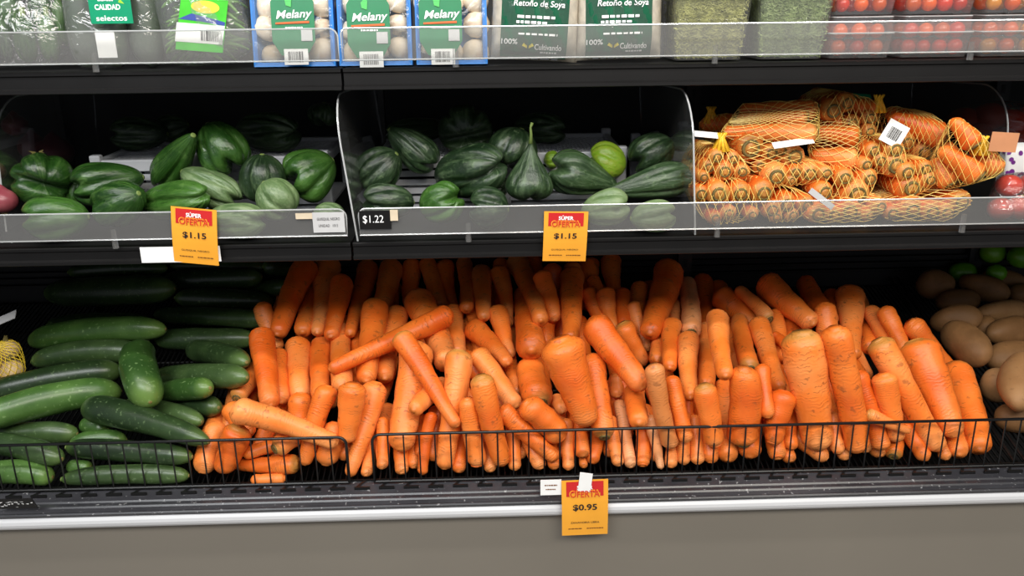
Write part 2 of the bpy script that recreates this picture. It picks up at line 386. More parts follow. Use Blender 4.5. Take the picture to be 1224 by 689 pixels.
def rounded(x0, x1, z0, z1, r0, r1):     # outline; r0 rounds the upper left corner, r1 the upper right
    pts = [(x0, z0), (x1, z0)]
    if r1: pts += [(x1-r1+r1*math.cos(a), z1-r1+r1*math.sin(a)) for a in [math.pi/2*k/6 for k in range(7)]]
    else: pts += [(x1, z1)]
    if r0: pts += [(x0+r0-r0*math.sin(a), z1-r0+r0*math.cos(a)) for a in [math.pi/2*k/6 for k in range(7)]]
    else: pts += [(x0, z1)]
    return pts
def make_shelf(x0, x1, Y, Z, face, label, fy0, fy1, fx0, fx1, r0, r1):
    t = empty('produce_shelf', (0.5*(x0+x1), Y, Z), label, 'shelf', 'case shelves')
    ty = math.tan(TILT)
    MB().prism([(Y+0.004, Z-0.001), (BACK_Y-0.022, Z-0.001+(BACK_Y-0.022-Y)*ty), (BACK_Y-0.022, Z-0.022+(BACK_Y-0.022-Y)*ty), (Y+0.004, Z-0.02)], x0, x1).build('shelf_board', 'black_metal', t, world=True)
    p = [(Y+0.012, Z), (Y+0.002, Z), (Y, Z-0.002), (Y, Z-0.006), (Y+0.003, Z-0.008), (Y+0.003, Z-face+0.009), (Y-0.002, Z-face+0.006), (Y-0.002, Z-face+0.001), (Y, Z-face), (Y+0.012, Z-face)]
    MB().prism(p, x0, x1).build('price_rail', 'black_plastic', t, world=True)
    f = MB().plate(rounded(fx0, fx1, fy0, fy1, r0, r1), Y-0.010, Y-0.0075).build('clear_fence', 'acrylic_haze', t, world=True)
    MB().tube([(a, Y-0.0088, b) for a, b in rounded(fx0, fx1, fy0, fy1, r0, r1)], 0.0014, 5, closed=True).build('polished_edge', 'acrylic_edge_glint', f, world=True)
    for k in range(int((fx1-fx0)/0.42)):
        X = fx0+0.18+k*0.42
        MB().tube([(X, Y-0.004, Z-0.001), (X, Y-0.0045, fy0+0.016)], [0.005, 0.004], 8).build('fence_clip', 'acrylic_haze', t, world=True)
    return t
XS = onY(420, 290, MID_Y).x; XT = onY(409, 92, TOP_Y).x
zt = lambda y: onY(640, y, TOP_Y-0.009).z
zm = lambda y: onY(640, y, MID_Y-0.009).z
make_shelf(XL, XS-0.002, MID_Y, MID_Z, 0.030, 'black middle shelf carrying the chayotes beside the red onions, clear front fence', zm(277.5), zm(246), XL, onY(414, 262, MID_Y-0.009).x, 0, 0.014)
make_shelf(XS+0.002, XR, MID_Y, MID_Z, 0.030, 'long black middle shelf carrying chayotes and netted carrots behind a clear fence', zm(277.5), zm(246), onY(429, 262, MID_Y-0.009).x, XR, 0.012, 0)
make_shelf(XL, XT-0.002, TOP_Y, TOP_Z, 0.035, 'black upper shelf carrying bagged cucumbers and green beans, clear front fence', zt(69), zt(31), XL, onY(404, 50, TOP_Y-0.009).x, 0, 0.014)
make_shelf(XT+0.002, XR, TOP_Y, TOP_Z, 0.035, 'long black upper shelf carrying mushrooms, sprouts and tomatoes behind a clear fence', zt(69), zt(31), onY(408, 50, TOP_Y-0.009).x, XR, 0.010, 0)

# bottom wire deck
dk = empty('wire_deck', DECK_P, 'black wire deck under the loose carrots, cucumbers and potatoes', 'wire rack')
g = MB(); dv = Vector((0, math.cos(DECK_TILT), math.sin(DECK_TILT)))
a0 = DECK_P - DECK_N*0.007; LEN = (BACK_Y-0.02-FENCE_Y)/math.cos(DECK_TILT)
for i in range(270):
    X = -1.35+i*0.01; g.tube([a0+Vector((X, 0, 0)), a0+dv*LEN+Vector((X, 0, 0))], 0.0016, 4)
g.build('grate_wires', 'wire_black', dk, world=True); 
for k in range(6):
    p = a0+dv*(0.012+k*0.115)-DECK_N*0.004; MB().tube([p+Vector((XL+0.05, 0, 0)), p+Vector((XR-0.05, 0, 0))], 0.003, 6).build('cross_bar', 'wire_black', dk, world=True)
fs = MB(); hz = DECK_Z+0.002
fs.box(XL+0.05, XR-0.05, FENCE_Y+0.003, FENCE_Y+0.006, hz-0.004, hz+0.002)
for i in range(75):
    X = -1.55+i*0.042
    fs.v += [Vector(q) for q in ((X, 1.150, hz-0.002), (X+0.005, 1.150, hz-0.002), (X+0.018, 1.168, hz+0.001), (X+0.013, 1.168, hz+0.001))]
    nn_ = len(fs.v)-4; fs.f.append((nn_, nn_+1, nn_+2, nn_+3)); fs.uv.append(None)
    fs.box(X, X+0.026, 1.149, 1.1515, hz-0.006, hz-0.001)
fs.build('front_hooks', 'wire_black', dk, world=True)
for x0_, x1_ in (((1063, 335), (1212, 556)), ((1072, 335), (1226, 556))):
    A = at(*x0_, tplane(*x0_, DECK_P, DECK_N)); B = at(*x1_, tplane(*x1_, DECK_P, DECK_N)); A.z += 0.006; B.z += 0.006
    MB().tube([A, B], 0.003, 6).build('divider_rod', 'wire_black', dk, world=True)

def wire_fence(pxa, pxb, ytop, label, la, lb):
    z0 = DECK_Z+0.003
    xa = onY(pxa, 545, FENCE_Y-0.004).x if pxa is not None else -1.3
    xb = onY(pxb, 545, FENCE_Y-0.004).x if pxb is not None else 1.3
    z1 = onY(640, ytop, FENCE_Y).z; Y = FENCE_Y-0.004
    t = empty('wire_fence', (0.5*(xa+xb), Y, z0), label, 'wire fence', 'wire fences along the bottom deck')
    pts = []; r = 0.014
    if la: pts += [(xa, Y, z0), (xa, Y, z1-r)] + [(xa+r-r*math.cos(a), Y, z1-r+r*math.sin(a)) for a in [math.pi/2*k/5 for k in range(1, 6)]]
    else: pts += [(xa, Y, z1)]
    if lb: pts += [(xb-r+r*math.sin(a), Y, z1-r+r*math.cos(a)) for a in [math.pi/2*k/5 for k in range(0, 6)]] + [(xb, Y, z0)]
    else: pts += [(xb, Y, z1)]
    MB().tube(pts, 0.0026, 8).build('top_rail', 'wire_black', t, world=True, smooth=True)
    MB().tube([(xa, Y, z0+0.001), (xb, Y, z0+0.001)], 0.0024, 6).build('bottom_rail', 'wire_black', t, world=True)
    nw = int((xb-xa)/0.0262); me = None
    for k in range(1, nw):
        X = xa+(xb-xa)*k/nw
        if me is None:
            o = MB().tube([(0, 0, 0), (0, 0, z1-z0)], 0.0014, 5).build('fence_wire', 'wire_black', t); me = o.data
        else:
            o = bpy.data.objects.new('fence_wire', me); COL.objects.link(o); o.parent = t
        o.location = (X-0.5*(xa+xb), 0, 0)
wire_fence(None, 415, 516, 'low black wire fence in front of the cucumbers', False, True)
wire_fence(446, None, 514, 'long low black wire fence in front of the carrots and potatoes', True, False)

# clear dividers standing on the middle shelf
def divider(px, lean, label, ytop=112, Y0=MID_Y+0.004):
    P0 = onY(px, 262, Y0); Y1 = 1.70
    h = onY(px, ytop, Y0+0.05).z - MID_Z; R_ = 0.085
    arc = [(Y0+R_-R_*math.cos(a), h-R_+R_*math.sin(a)) for a in [math.pi/2*k/8 for k in range(9)]]
    pr = [(Y0, 0.001)] + arc + [(Y1, h), (Y1, 0.001)]
    pr = [(y, z+(y-MID_Y)*math.tan(TILT)*(1 if z < 0.01 else 0.25)) for y, z in pr]
    t = empty('shelf_divider', Matrix.Translation((P0.x, 0, MID_Z)) @ Matrix.Rotation(math.radians(lean), 4, 'Y'), label, 'divider', 'clear shelf dividers')
    MB().prism(pr, -0.0015, 0.0015).build('panel', 'acrylic', t)
    MB().tube([(0, y, z) for y, z in [(Y0, 0.002)] + arc + [(Y1, h+(Y1-Y0)*math.tan(TILT)*0.25)]], 0.0016, 6).build('polished_edge', 'acrylic_edge_glint', t)
divider(4, 5, 'clear acrylic divider between the red onions and the chayotes', 114, 1.355)
divider(426, -6, 'clear acrylic divider parting the two bays of chayotes', 110)
divider(832, -4, 'clear acrylic divider between the chayotes and the netted carrots', 106)
divider(1196, -5, 'clear acrylic divider between the netted carrots and the film-wrapped tomatoes', 100, 1.37)

# white slotted crates behind the chayotes
def crate(pxa, pxb, py, Yc, label, depth=0.21):
    A = onY(pxa, py, Yc); B = onY(pxb, py, Yc); xa, xb = A.x, B.x; zt_ = 0.5*(A.z+B.z); zb = mid_z(Yc)+0.003
    hgt = zt_-zb; W = xb-xa
    t = empty('crate', Matrix.Translation(((xa+xb)/2, Yc, zb)) @ Matrix.Rotation(TILT, 4, 'X'), label, 'crate', 'white crates on the middle shelf')
    MB().box(-W/2, W/2, 0, depth, 0, 0.006).build('base', 'crate_white', t)
    MB().box(-W/2-0.006, W/2+0.006, -0.004, 0.008, hgt-0.022, hgt).build('front_rim', 'crate_white', t, bevel=0.002)
    MB().box(-W/2-0.006, W/2+0.006, depth-0.008, depth+0.004, hgt-0.022, hgt).build('back_rim', 'crate_white', t, bevel=0.002)
    for sx in (-1, 1):
        MB().box(sx*W/2-0.006, sx*W/2+0.006, 0, depth, hgt-0.018, hgt).build('side_rim', 'crate_white', t, bevel=0.002)
        for yy in (0.0, depth): MB().box(sx*W/2-0.010, sx*W/2+0.010, yy-0.008, yy+0.008, 0.004, hgt+0.010).build('corner_post', 'crate_white', t, bevel=0.003)
    for k in range(4):
        z = 0.012+k*(hgt-0.034)/4
        MB().box(-W/2, W/2, 0.0, 0.004, z, z+0.011).build('front_slat', 'crate_white', t)
    lat = MB(); m_ = int((W+depth)/0.016)
    for k in range(m_):
        for sg in (1, -1):
            c0 = -W/2 - (depth if sg > 0 else 0) + k*0.016
            p = []
            for y in (0.0, depth): p.append((c0+sg*y + (0 if sg > 0 else 0), y))
            (xA, yA), (xB, yB) = p
            def clip(x, y, x2, y2):
                if x < -W/2: y += (-W/2-x)*(y2-y)/(x2-x); x = -W/2
                if x > W/2: y += (W/2-x)*(y2-y)/(x2-x); x = W/2
                return x, y
            if max(xA, xB) <= -W/2+0.002 or min(xA, xB) >= W/2-0.002: continue
            a_ = clip(xA, yA, xB, yB); b_ = clip(xB, yB, xA, yA)
            lat.tube([(a_[0], a_[1], hgt-0.008), (b_[0], b_[1], hgt-0.008)], 0.0012, 4)
    lat.build('mesh_top', 'crate_white', t)
crate(118, 238, 190, 1.452, 'white slotted crate under the chayotes beside the red onions')
crate(258, 388, 186, 1.452, 'white slotted crate under the chayotes next to the seam of the shelves')
crate(452, 594, 186, 1.452, 'white slotted crate half hidden by the chayotes in the wide bay')
crate(604, 742, 181, 1.452, 'white slotted crate with bare mesh top behind the pear-shaped chayote')
crate(776, 880, 180, 1.50, 'white slotted crate beside the clear divider, mostly hidden', 0.16)
# ------------------------------------------------------------------ settling a pile: every piece keeps its direction from the lens axis, depths are solved so that pieces rest on one another
def settle(items, bounds, iters=260, tol=0.90):
    # items: dicts with p1,p2 (px), w1,w2 (px), layer, t1,t2 ; bounds(item, x, y, r) -> tmin, tmax
    S = []
    for i, it in enumerate(items):
        (x1, y1), (x2, y2) = it['p1'], it['p2']; L = math.hypot(x2-x1, y2-y1)
        i1, i2 = min(it['w1']*0.5, L*0.45)/max(L, 1e-3), min(it['w2']*0.5, L*0.45)/max(L, 1e-3)
        m = max(2, min(9, int(L/(0.45*(it['w1']+it['w2'])/2))+1))
        for k in range(m):
            s = i1+(1-i1-i2)*k/(m-1)
            x, y = x1+(x2-x1)*s, y1+(y2-y1)*s; r = (it['w1']+(it['w2']-it['w1'])*s)/2
            bx, by = it.get('bend', (0, 0)); q = 4*s*(1-s); x += bx*q; y += by*q
            lo, hi = bounds(it, x, y, r)
            S.append((i, s, x, y, r, lo, hi, it['layer']+0.0004*y))
    A = np.array(S); I = A[:, 0].astype(int); s = A[:, 1]; X = A[:, 2]; Y = A[:, 3]; R = A[:, 4]; LO = A[:, 5]; HI = A[:, 6]
    lay = np.array([it['layer']+0.0004*max(it['p1'][1], it['p2'][1]) for it in items])
    t1 = np.array([it['t1'] for it in items]); t2 = np.array([it['t2'] for it in items])
    D = np.hypot(X[:, None]-X[None], Y[:, None]-Y[None]); RR = tol*(R[:, None]+R[None])
    ok = (D < RR) & (I[:, None] != I[None]) & (lay[I][:, None] > lay[I][None])   # row in front of column
    a, b = np.nonzero(ok); need0 = np.sqrt(RR[a, b]**2-D[a, b]**2)/F_PX
    for _ in range(iters):
        t = t1[I]+(t2[I]-t1[I])*s
        need = need0*0.5*(t[a]+t[b]); viol = need-(t[b]-t[a]); v = np.clip(viol, 0, None)
        d1 = np.zeros(len(items)); d2 = np.zeros(len(items)); c1 = np.full(len(items), 1e-9); c2 = np.full(len(items), 1e-9)
        m = v > 0
        for idx, sgn in ((a[m], -1), (b[m], 1)):
            w2_ = s[idx]; w1_ = 1-w2_
            np.add.at(d1, I[idx], sgn*0.5*v[m]*w1_); np.add.at(c1, I[idx], w1_)
            np.add.at(d2, I[idx], sgn*0.5*v[m]*w2_); np.add.at(c2, I[idx], w2_)
        t1 += 0.9*d1/np.maximum(c1, 1); t2 += 0.9*d2/np.maximum(c2, 1)
        t1 += 0.0004; t2 += 0.0004                       # weight
        for _k in range(2):
            t = t1[I]+(t2[I]-t1[I])*s
            e = np.where(t > HI, HI-t, 0); e = np.where(t < LO, LO-t, e)
            e1 = np.zeros(len(items)); e2 = np.zeros(len(items))
            for arr, ww in ((e1, 1-s), (e2, s)):
                lo_ = np.zeros(len(items)); hi_ = np.zeros(len(items))
                np.minimum.at(lo_, I, np.minimum(e, 0)*ww); np.maximum.at(hi_, I, np.maximum(e, 0)*ww)
                arr += np.where(-lo_ > hi_, lo_, hi_)
            t1 += e1; t2 += e2
    for i, it in enumerate(items): it['t1'], it['t2'] = float(t1[i]), float(t2[i])

def jostle(items, clampf, iters=90, tol=0.94, drift=0.013, M=7):
    # last nudge in space: pieces that still press into each other slide apart a little
    n = len(items); E = np.zeros((n, 2, 3)); R = np.zeros((n, 2)); soft = np.array([1.0 if it.get('src', ' ')[-1] == 'F' else 0.0 for it in items])
    for i, it in enumerate(items):
        E[i, 0] = at(*it['p1'], it['t1']); E[i, 1] = at(*it['p2'], it['t2']); R[i] = (it['w1']/2/F_PX*it['t1'], it['w2']/2/F_PX*it['t2'])
    L = np.maximum(np.linalg.norm(E[:, 1]-E[:, 0], axis=1), 1e-4)
    i1 = np.minimum(R[:, 0]*0.8/L, 0.42); i2 = np.minimum(R[:, 1]*0.8/L, 0.42)
    S = i1[:, None]+(1-i1-i2)[:, None]*np.linspace(0, 1, M)[None]
    E0 = E.copy(); I = np.repeat(np.arange(n), M); s = S.ravel(); r = tol*(R[I, 0]+(R[I, 1]-R[I, 0])*s); cap = np.where(soft > 0, 0.03, drift)
    P = E[I, 0]+(E[I, 1]-E[I, 0])*s[:, None]
    D = np.linalg.norm(P[:, None]-P[None], axis=2); a, b = np.nonzero((D < r[:, None]+r[None]+0.03) & (I[:, None] > I[None]))
    wa = np.where(soft[I[a]] > soft[I[b]], 1.0, np.where(soft[I[a]] < soft[I[b]], 0.15, 0.5)); wb = np.where(wa == 0.5, 0.5, np.where(wa == 1.0, 0.15, 1.0))
    for _ in range(iters):
        P = E[I, 0]+(E[I, 1]-E[I, 0])*s[:, None]; d = P[a]-P[b]; l = np.linalg.norm(d, axis=1)+1e-9; v = np.clip(r[a]+r[b]-l, 0, None); m = v > 0
        if not m.any(): break
        u = d[m]/l[m][:, None]; dl = np.zeros((n, 2, 3)); ct = np.full((n, 2), 1e-9)
        for idx, sg, w_ in ((a[m], 1, wa[m]), (b[m], -1, wb[m])):
            for e, we in ((0, 1-s[idx]), (1, s[idx])):
                np.add.at(dl[:, e], I[idx], sg*u*(v[m]*w_*we)[:, None]); np.add.at(ct[:, e], I[idx], we)
        E += 0.8*dl/np.maximum(ct, 1)[:, :, None]
        off = E-E0; ln = np.linalg.norm(off, axis=2, keepdims=True); E = E0+off*np.minimum(1, cap[:, None, None]/np.maximum(ln, 1e-9))
        clampf(items, E, R)
    for i, it in enumerate(items): it['P'] = (Vector(E[i, 0]), Vector(E[i, 1]), float(R[i, 0]), float(R[i, 1]))
    P = E[I, 0]+(E[I, 1]-E[I, 0])*s[:, None]; l = np.linalg.norm(P[a]-P[b], axis=1); v = (r[a]+r[b]-l)/np.minimum(r[a], r[b])
    worst = np.zeros(n); np.maximum.at(worst, I[a], v*(soft[I[a]] >= soft[I[b]])); np.maximum.at(worst, I[b], v*(soft[I[b]] >= soft[I[a]]))
    return worst
def fit(items, bounds):            # lift an end that would neither clear the floor nor the fence
    for it in items:
        for e in ('1', '2'):
            for _ in range(12):
                x, y = it['p'+e]; lo, hi = bounds(it, x, y, it['w'+e]*0.30, True)
                if hi >= lo: break
                it['p'+e] = (x, y-1)
def axis_frame(d):
    d = d.normalized(); a = Vector((0, 0, 1)) if abs(d.z) < 0.9 else Vector((1, 0, 0))
    u = (a - d*a.dot(d)).normalized(); return d, u, d.cross(u)
def spindle(P1, P2, r1, r2, kind, seed, bend=Vector((0, 0, 0)), n=14):
    """one continuous root or fruit from P1 to P2"""
    rr = random.Random(seed); d, u, q = axis_frame(P2-P1); L = (P2-P1).length
    ph = [rr.uniform(0, 6.28) for _ in range(8)]
    S = []
    if kind == 'carrot':
        a1, a2 = min(r1*0.75, L*0.3), min(r2*0.9, L*0.3)
        S = [a1*(1-math.cos(math.pi/2*k/5)) for k in range(5)] + [a1+(L-a1-a2)*k/11 for k in range(12)] + [L-a2*(1-math.sin(math.pi/2*(k+1)/5)) for k in range(5)]
    else:
        K = 18; S = [L*(1-math.cos(math.pi*k/K))/2 for k in range(K+1)]
    rings = []; vv = []
    for s in S:
        f = s/L
        if kind == 'carrot':
            base = r1+(r2-r1)*(f*f*(3-2*f)*0.35+f*0.65)
            c = 1.0
            if s < a1: c = max(0.18, 1-(1-s/a1)**2.4)**(1/2.1)
            if s > L-a2: c = max(0.10, 1-((s-L+a2)/a2)**2)**0.5
            r = base*c*(1+0.030*math.sin(f*21+ph[0])+0.02*math.sin(f*47+ph[1]))
        elif kind == 'cucumber':
            base = r1+(r2-r1)*f; c = max(0.0, 1-abs(2*f-1)**5.5)**0.5; r = max(base*c, 0.0015)*(1+0.02*math.sin(f*17+ph[0]))
        else:
            base = r1+(r2-r1)*f; c = max(0.0, 1-abs(2*f-1)**2.3)**0.5; r = max(base*c, 0.0012)
        cen = P1+d*s+bend*(4*f*(1-f))
        wob = 0.05*r1 if kind == 'carrot' else 0
        cen = cen+u*(wob*math.sin(f*5+ph[2]))+q*(wob*math.sin(f*6+ph[3]))
        lump = {'carrot': 0.03, 'cucumber': 0.02, 'potato': 0.07, 'lime': 0.01}.get(kind, 0.03)
        ring = []
        for j in range(n):
            t = 2*math.pi*j/n
            k_ = 1+lump*math.sin(2*t+ph[4]+f*3)+0.6*lump*math.sin(3*t+ph[5]+f*5)
            if kind == 'cucumber': k_ += 0.012*math.cos(7*t)
            ring.append(cen+(u*math.cos(t)+q*math.sin(t))*r*k_)
        rings.append(ring); vv.append(f)
    return MB().rings(rings, vv)
def chayote_mesh(P1, P2, r1, r2, seed, n=64, K=30, fold=1.0):
    rr = random.Random(seed); d, u, q = axis_frame(P2-P1); L = (P2-P1).length; ph = rr.uniform(0, 6.28)
    NF = rr.choice((5, 6, 7)); fur = [ph+2*math.pi*k/NF+rr.uniform(-0.2, 0.2) for k in range(NF)]; dep = [rr.uniform(0.45, 1.25) for _ in fur]; wid = [rr.uniform(0.10, 0.2) for _ in fur]; sw = [rr.uniform(-0.5, 0.5) for _ in fur]
    cr = rr.uniform(-0.5, 0.5); rings = []; vv = []
    for k in range(K+1):
        f = (1-math.cos(math.pi*k/K))/2
        sm = f*f*(3-2*f); base = r1+(r2-r1)*sm
        c = max(0.0, 1-abs(2*f-1)**(2.1 if f < 0.5 else 2.5))**0.5; r = max(base*c, 0.0012)
        ring = []
        for j in range(n):
            t = 2*math.pi*j/n; g_ = 0
            for a, dp, wi_, sw_ in zip(fur, dep, wid, sw):
                dd = (t-a-sw_*f*f+math.pi) % (2*math.pi)-math.pi
                g_ += dp*math.exp(-abs(dd/wi_)**1.4)
            amp = fold*(0.05+0.19*math.sin(math.pi*min(1, max(0, f-0.05)*0.75)))
            kk = 1-amp*g_+0.035*math.sin(2*t+ph)+0.02*math.sin(3*t+ph*2+5*f)
            p = (u*math.cos(t)+q*math.sin(t))*r*kk
            slit = abs(math.cos(t-cr))*r*kk
            ax = 0.0
            if f > 0.6: ax = -fold*0.40*r2*math.exp(-(slit/(0.16*r2))**2)*((f-0.6)/0.4)**1.2
            ring.append(P1+d*(L*f+ax)+p)
        rings.append(ring); vv.append(f)
    return MB().rings(rings, vv)
def disc(parent, P, nrm, r, mat, name, world=True, dome=0.15, rings_=None):
    d, u, q = axis_frame(nrm); b = MB(); R = []; vv = []
    for k, (fr, h) in enumerate(rings_ or ((1.0, 0.0), (0.93, dome*0.7), (0.6, dome), (0.15, dome*0.8))):
        R.append([P+d*(h*r)+(u*math.cos(2*math.pi*j/12)+q*math.sin(2*math.pi*j/12))*fr*r for j in range(12)]); vv.append(k/4)
    b.rings(R, vv); return b.build(name, mat, parent, world=world, smooth=True)

# ------------------------------------------------------------------ loose carrots: x,y of upper end, x,y of lower end, widths, layer, marks
CARROTS = [
 (371,316,331,402,28,21,2,''),(392,315,381,405,30,14,1,'s'),(407,335,394,406,26,16,2,''),(376,343,361,402,22,20,0,'s'),(443,315,418,400,24,13,1,''),
 (472,316,450,386,26,19,1,''),(451,365,439,457,30,23,2,''),(308,399,322,490,28,22,3,'H0'),(320,388,331,422,20,18,1,''),(331,419,334,483,20,20,1,''),
 (356,402,360,484,27,24,1,''),(384,406,383,476,25,20,1,''),(408,393,408,466,20,24,0,''),(424,395,432,462,16,20,0,''),
 (539,374,393,444,25,16,5,'H1'),(500,354,537,438,35,26,2,''),(478,400,549,512,25,14,6,'H2'),(475,372,459,456,26,21,1,''),(548,369,546,424,22,22,1,''),
 (548,418,534,562,30,20,3,'G'),(499,412,478,546,38,28,2,'s'),(531,460,493,491,22,18,3,''),(394,463,358,557,26,15,2,''),(416,461,406,531,32,20,3,''),
 (452,458,419,571,30,13,4,'H3'),(281,488,411,528,30,17,6,'H4'),(300,452,281,478,22,20,1,'g'),(269,485,302,520,22,22,2,''),(261,505,239,576,22,25,3,''),
 (291,511,267,576,33,24,3,''),(364,556,280,555,24,11,3,''),(357,523,327,541,24,23,2,'g'),(318,534,294,541,16,14,1,''),(342,573,301,571,13,12,3,''),
 (357,484,350,536,28,22,1,''),(392,530,387,568,24,26,2,'s'),(457,500,456,563,15,13,3,''),(441,536,437,570,13,12,0,''),
 (494,310,492,364,22,16,1,''),(509,312,528,368,19,20,2,''),(528,312,541,368,22,12,1,''),(555,311,555,374,18,15,1,''),(576,325,575,385,25,15,2,''),
 (596,324,609,391,21,11,2,''),(602,311,604,333,20,20,0,''),(618,313,644,392,24,18,2,'s'),(632,310,642,332,18,18,0,''),(646,326,662,383,21,17,2,''),
 (680,328,680,407,28,18,3,''),(659,316,662,338,22,22,0,''),(683,315,684,334,20,20,0,''),(701,311,703,346,20,16,0,''),(622,357,635,428,22,34,1,''),
 (655,383,650,420,22,22,0,''),(667,380,669,412,17,16,0,''),(563,387,608,435,26,15,3,''),(592,369,611,426,24,13,2,''),(562,369,567,396,15,14,0,''),
 (569,420,619,487,24,21,3,''),(562,433,608,490,20,14,1,''),(577,448,601,566,28,20,5,'G'),(559,476,575,560,20,22,4,'b'),(598,488,667,551,23,15,3,''),
 (631,424,645,476,30,36,4,'gH5'),(625,482,673,526,30,27,4,'b'),(671,405,708,510,52,28,5,'H6'),(710,425,723,531,26,25,3,'g'),(706,384,767,468,36,23,4,''),
 (742,386,771,437,24,17,4,''),(703,346,718,384,19,14,2,''),(723,346,734,393,22,9,2,''),(730,307,735,359,25,10,1,''),(705,307,703,336,20,18,0,''),
 (705,333,714,352,15,14,1,''),(742,347,742,389,19,17,1,''),(766,340,760,398,21,9,1,''),(799,320,777,402,35,22,2,'s'),(821,335,826,399,18,23,3,'gpH7'),
 (840,331,843,384,22,14,2,'s'),(806,360,806,386,13,12,1,'p'),(803,386,799,442,21,16,2,''),(788,402,786,432,17,17,1,''),(767,400,774,420,15,14,1,''),
 (821,401,824,478,24,17,3,''),(843,391,843,464,21,18,3,''),(842,463,856,537,26,22,3,'b'),(860,378,872,456,25,18,4,''),(858,350,903,388,29,20,2,''),
 (883,380,897,443,18,22,4,'g'),(881,345,920,383,13,18,4,'g'),(906,384,934,468,24,17,4,''),(905,356,932,357,14,15,3,'s'),(913,336,973,390,34,20,3,'s'),
 (925,372,931,399,17,17,2,''),(923,400,941,414,12,12,3,''),(939,380,952,422,24,26,1,''),(911,436,918,501,18,16,4,''),(884,442,890,534,34,32,3,'g'),
 (936,468,925,538,29,19,2,'b'),(861,454,862,561,20,23,1,''),(781,436,805,535,23,18,4,'pb'),(801,450,821,532,17,17,3,''),(822,480,827,517,15,14,1,''),
 (734,449,738,476,15,15,3,'s'),(757,466,765,512,22,23,3,'s'),(739,479,753,561,13,14,2,'p'),(768,512,768,561,16,16,1,'b'),(781,513,791,561,17,8,2,'p'),
 (820,528,818,559,16,14,1,''),(831,518,840,562,16,15,1,''),(856,533,854,562,19,18,1,''),(892,532,892,561,28,25,1,'s'),(925,533,929,561,22,20,1,'b'),
 (729,527,739,560,16,14,1,''),(716,522,707,554,16,15,1,''),(702,518,702,561,11,10,0,''),(804,535,803,561,15,14,0,''),
 (502,495,502,546,12,12,2,''),(516,493,503,568,15,11,2,''),(480,543,482,571,22,14,1,''),(494,542,493,560,14,13,1,''),(550,532,546,568,19,15,1,''),
 (587,548,592,567,15,14,1,''),(615,523,613,567,16,14,2,''),(633,537,645,567,17,16,2,''),(676,528,678,567,15,13,1,''),(694,518,697,549,19,17,2,''),
 (661,543,663,567,15,14,1,''),(664,474,673,494,15,14,2,''),(555,460,567,482,15,14,1,''),(612,440,620,472,17,15,0,''),
 (962,402,976,543,47,32,5,'GH8'),(989,394,1020,544,33,25,5,''),(1012,348,1020,429,31,15,3,'s'),(985,362,991,401,22,25,1,''),(994,348,997,372,18,18,0,''),
 (961,336,980,367,22,22,1,''),(1037,369,1067,424,19,16,2,''),(1057,369,1080,423,20,15,2,''),(1082,386,1139,452,25,15,2,''),(1091,410,1141,527,46,24,6,'H9'),
 (1139,438,1177,553,34,25,3,''),(1043,413,1119,545,32,22,4,'b'),(1030,443,1050,541,24,19,4,''),(1055,450,1074,536,27,20,5,''),(1036,497,1088,518,15,8,6,'H10'),
 (1034,391,1041,418,19,20,1,''),(1070,425,1079,449,11,10,2,''),(976,540,996,558,20,18,1,''),(992,494,1001,544,16,15,2,'b'),(1005,529,1015,557,17,15,1,''),
 (1031,524,1040,558,24,22,1,''),(1069,533,1064,557,20,19,1,'g'),(1087,527,1117,557,18,16,1,''),(1120,524,1132,556,15,13,1,''),(1137,530,1143,556,22,20,1,''),(946,494,944,542,17,15,0,''),
]
SPECIAL = {
 'H0': 'bright stout carrot tilted beside the cucumbers, standing above its neighbours', 'H1': 'long slim carrot lying slantwise across the heap, crossed by another carrot',
 'H2': 'tapering carrot lying crosswise with its thick end over the long slanting one', 'H3': 'upright tapering carrot standing in the gap between the two wire fences',
 'H4': 'thick carrot lying almost flat across others beside the cucumbers', 'H5': 'carrot showing a wide greenish crown ring towards the aisle',
 'H6': 'very thick blunt carrot on top in the middle of the heap', 'H7': 'carrot with pale mouldy crusted crown at the back of the heap',
 'H8': 'very thick long carrot with pale collar leaning on the wire fence', 'H9': 'huge thick carrot with creased lower end next to the potatoes', 'H10': 'short forked root tip lying across other carrots behind the wire fence'}

CUKES = [ # left end, right end, width left, width right, layer, bright, bend px (up negative), label extra
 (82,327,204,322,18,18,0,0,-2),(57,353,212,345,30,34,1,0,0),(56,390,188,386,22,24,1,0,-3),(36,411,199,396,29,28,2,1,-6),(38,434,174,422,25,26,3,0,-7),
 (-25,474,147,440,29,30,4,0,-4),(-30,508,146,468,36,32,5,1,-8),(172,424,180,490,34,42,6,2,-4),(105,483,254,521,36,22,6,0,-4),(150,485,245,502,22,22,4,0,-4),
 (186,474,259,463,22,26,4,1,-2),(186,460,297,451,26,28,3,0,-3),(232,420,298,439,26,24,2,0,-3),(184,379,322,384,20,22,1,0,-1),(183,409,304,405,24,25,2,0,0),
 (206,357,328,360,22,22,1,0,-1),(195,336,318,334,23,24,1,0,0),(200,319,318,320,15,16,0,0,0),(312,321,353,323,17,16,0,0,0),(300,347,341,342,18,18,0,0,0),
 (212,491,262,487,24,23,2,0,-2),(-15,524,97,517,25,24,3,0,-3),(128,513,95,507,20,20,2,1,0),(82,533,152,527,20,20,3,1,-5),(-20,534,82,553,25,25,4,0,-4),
 (-15,562,68,578,26,26,4,1,-6),(71,540,230,546,23,24,4,0,-1),(73,575,226,569,21,22,3,0,-4),(77,557,106,558,15,15,2,1,0)]
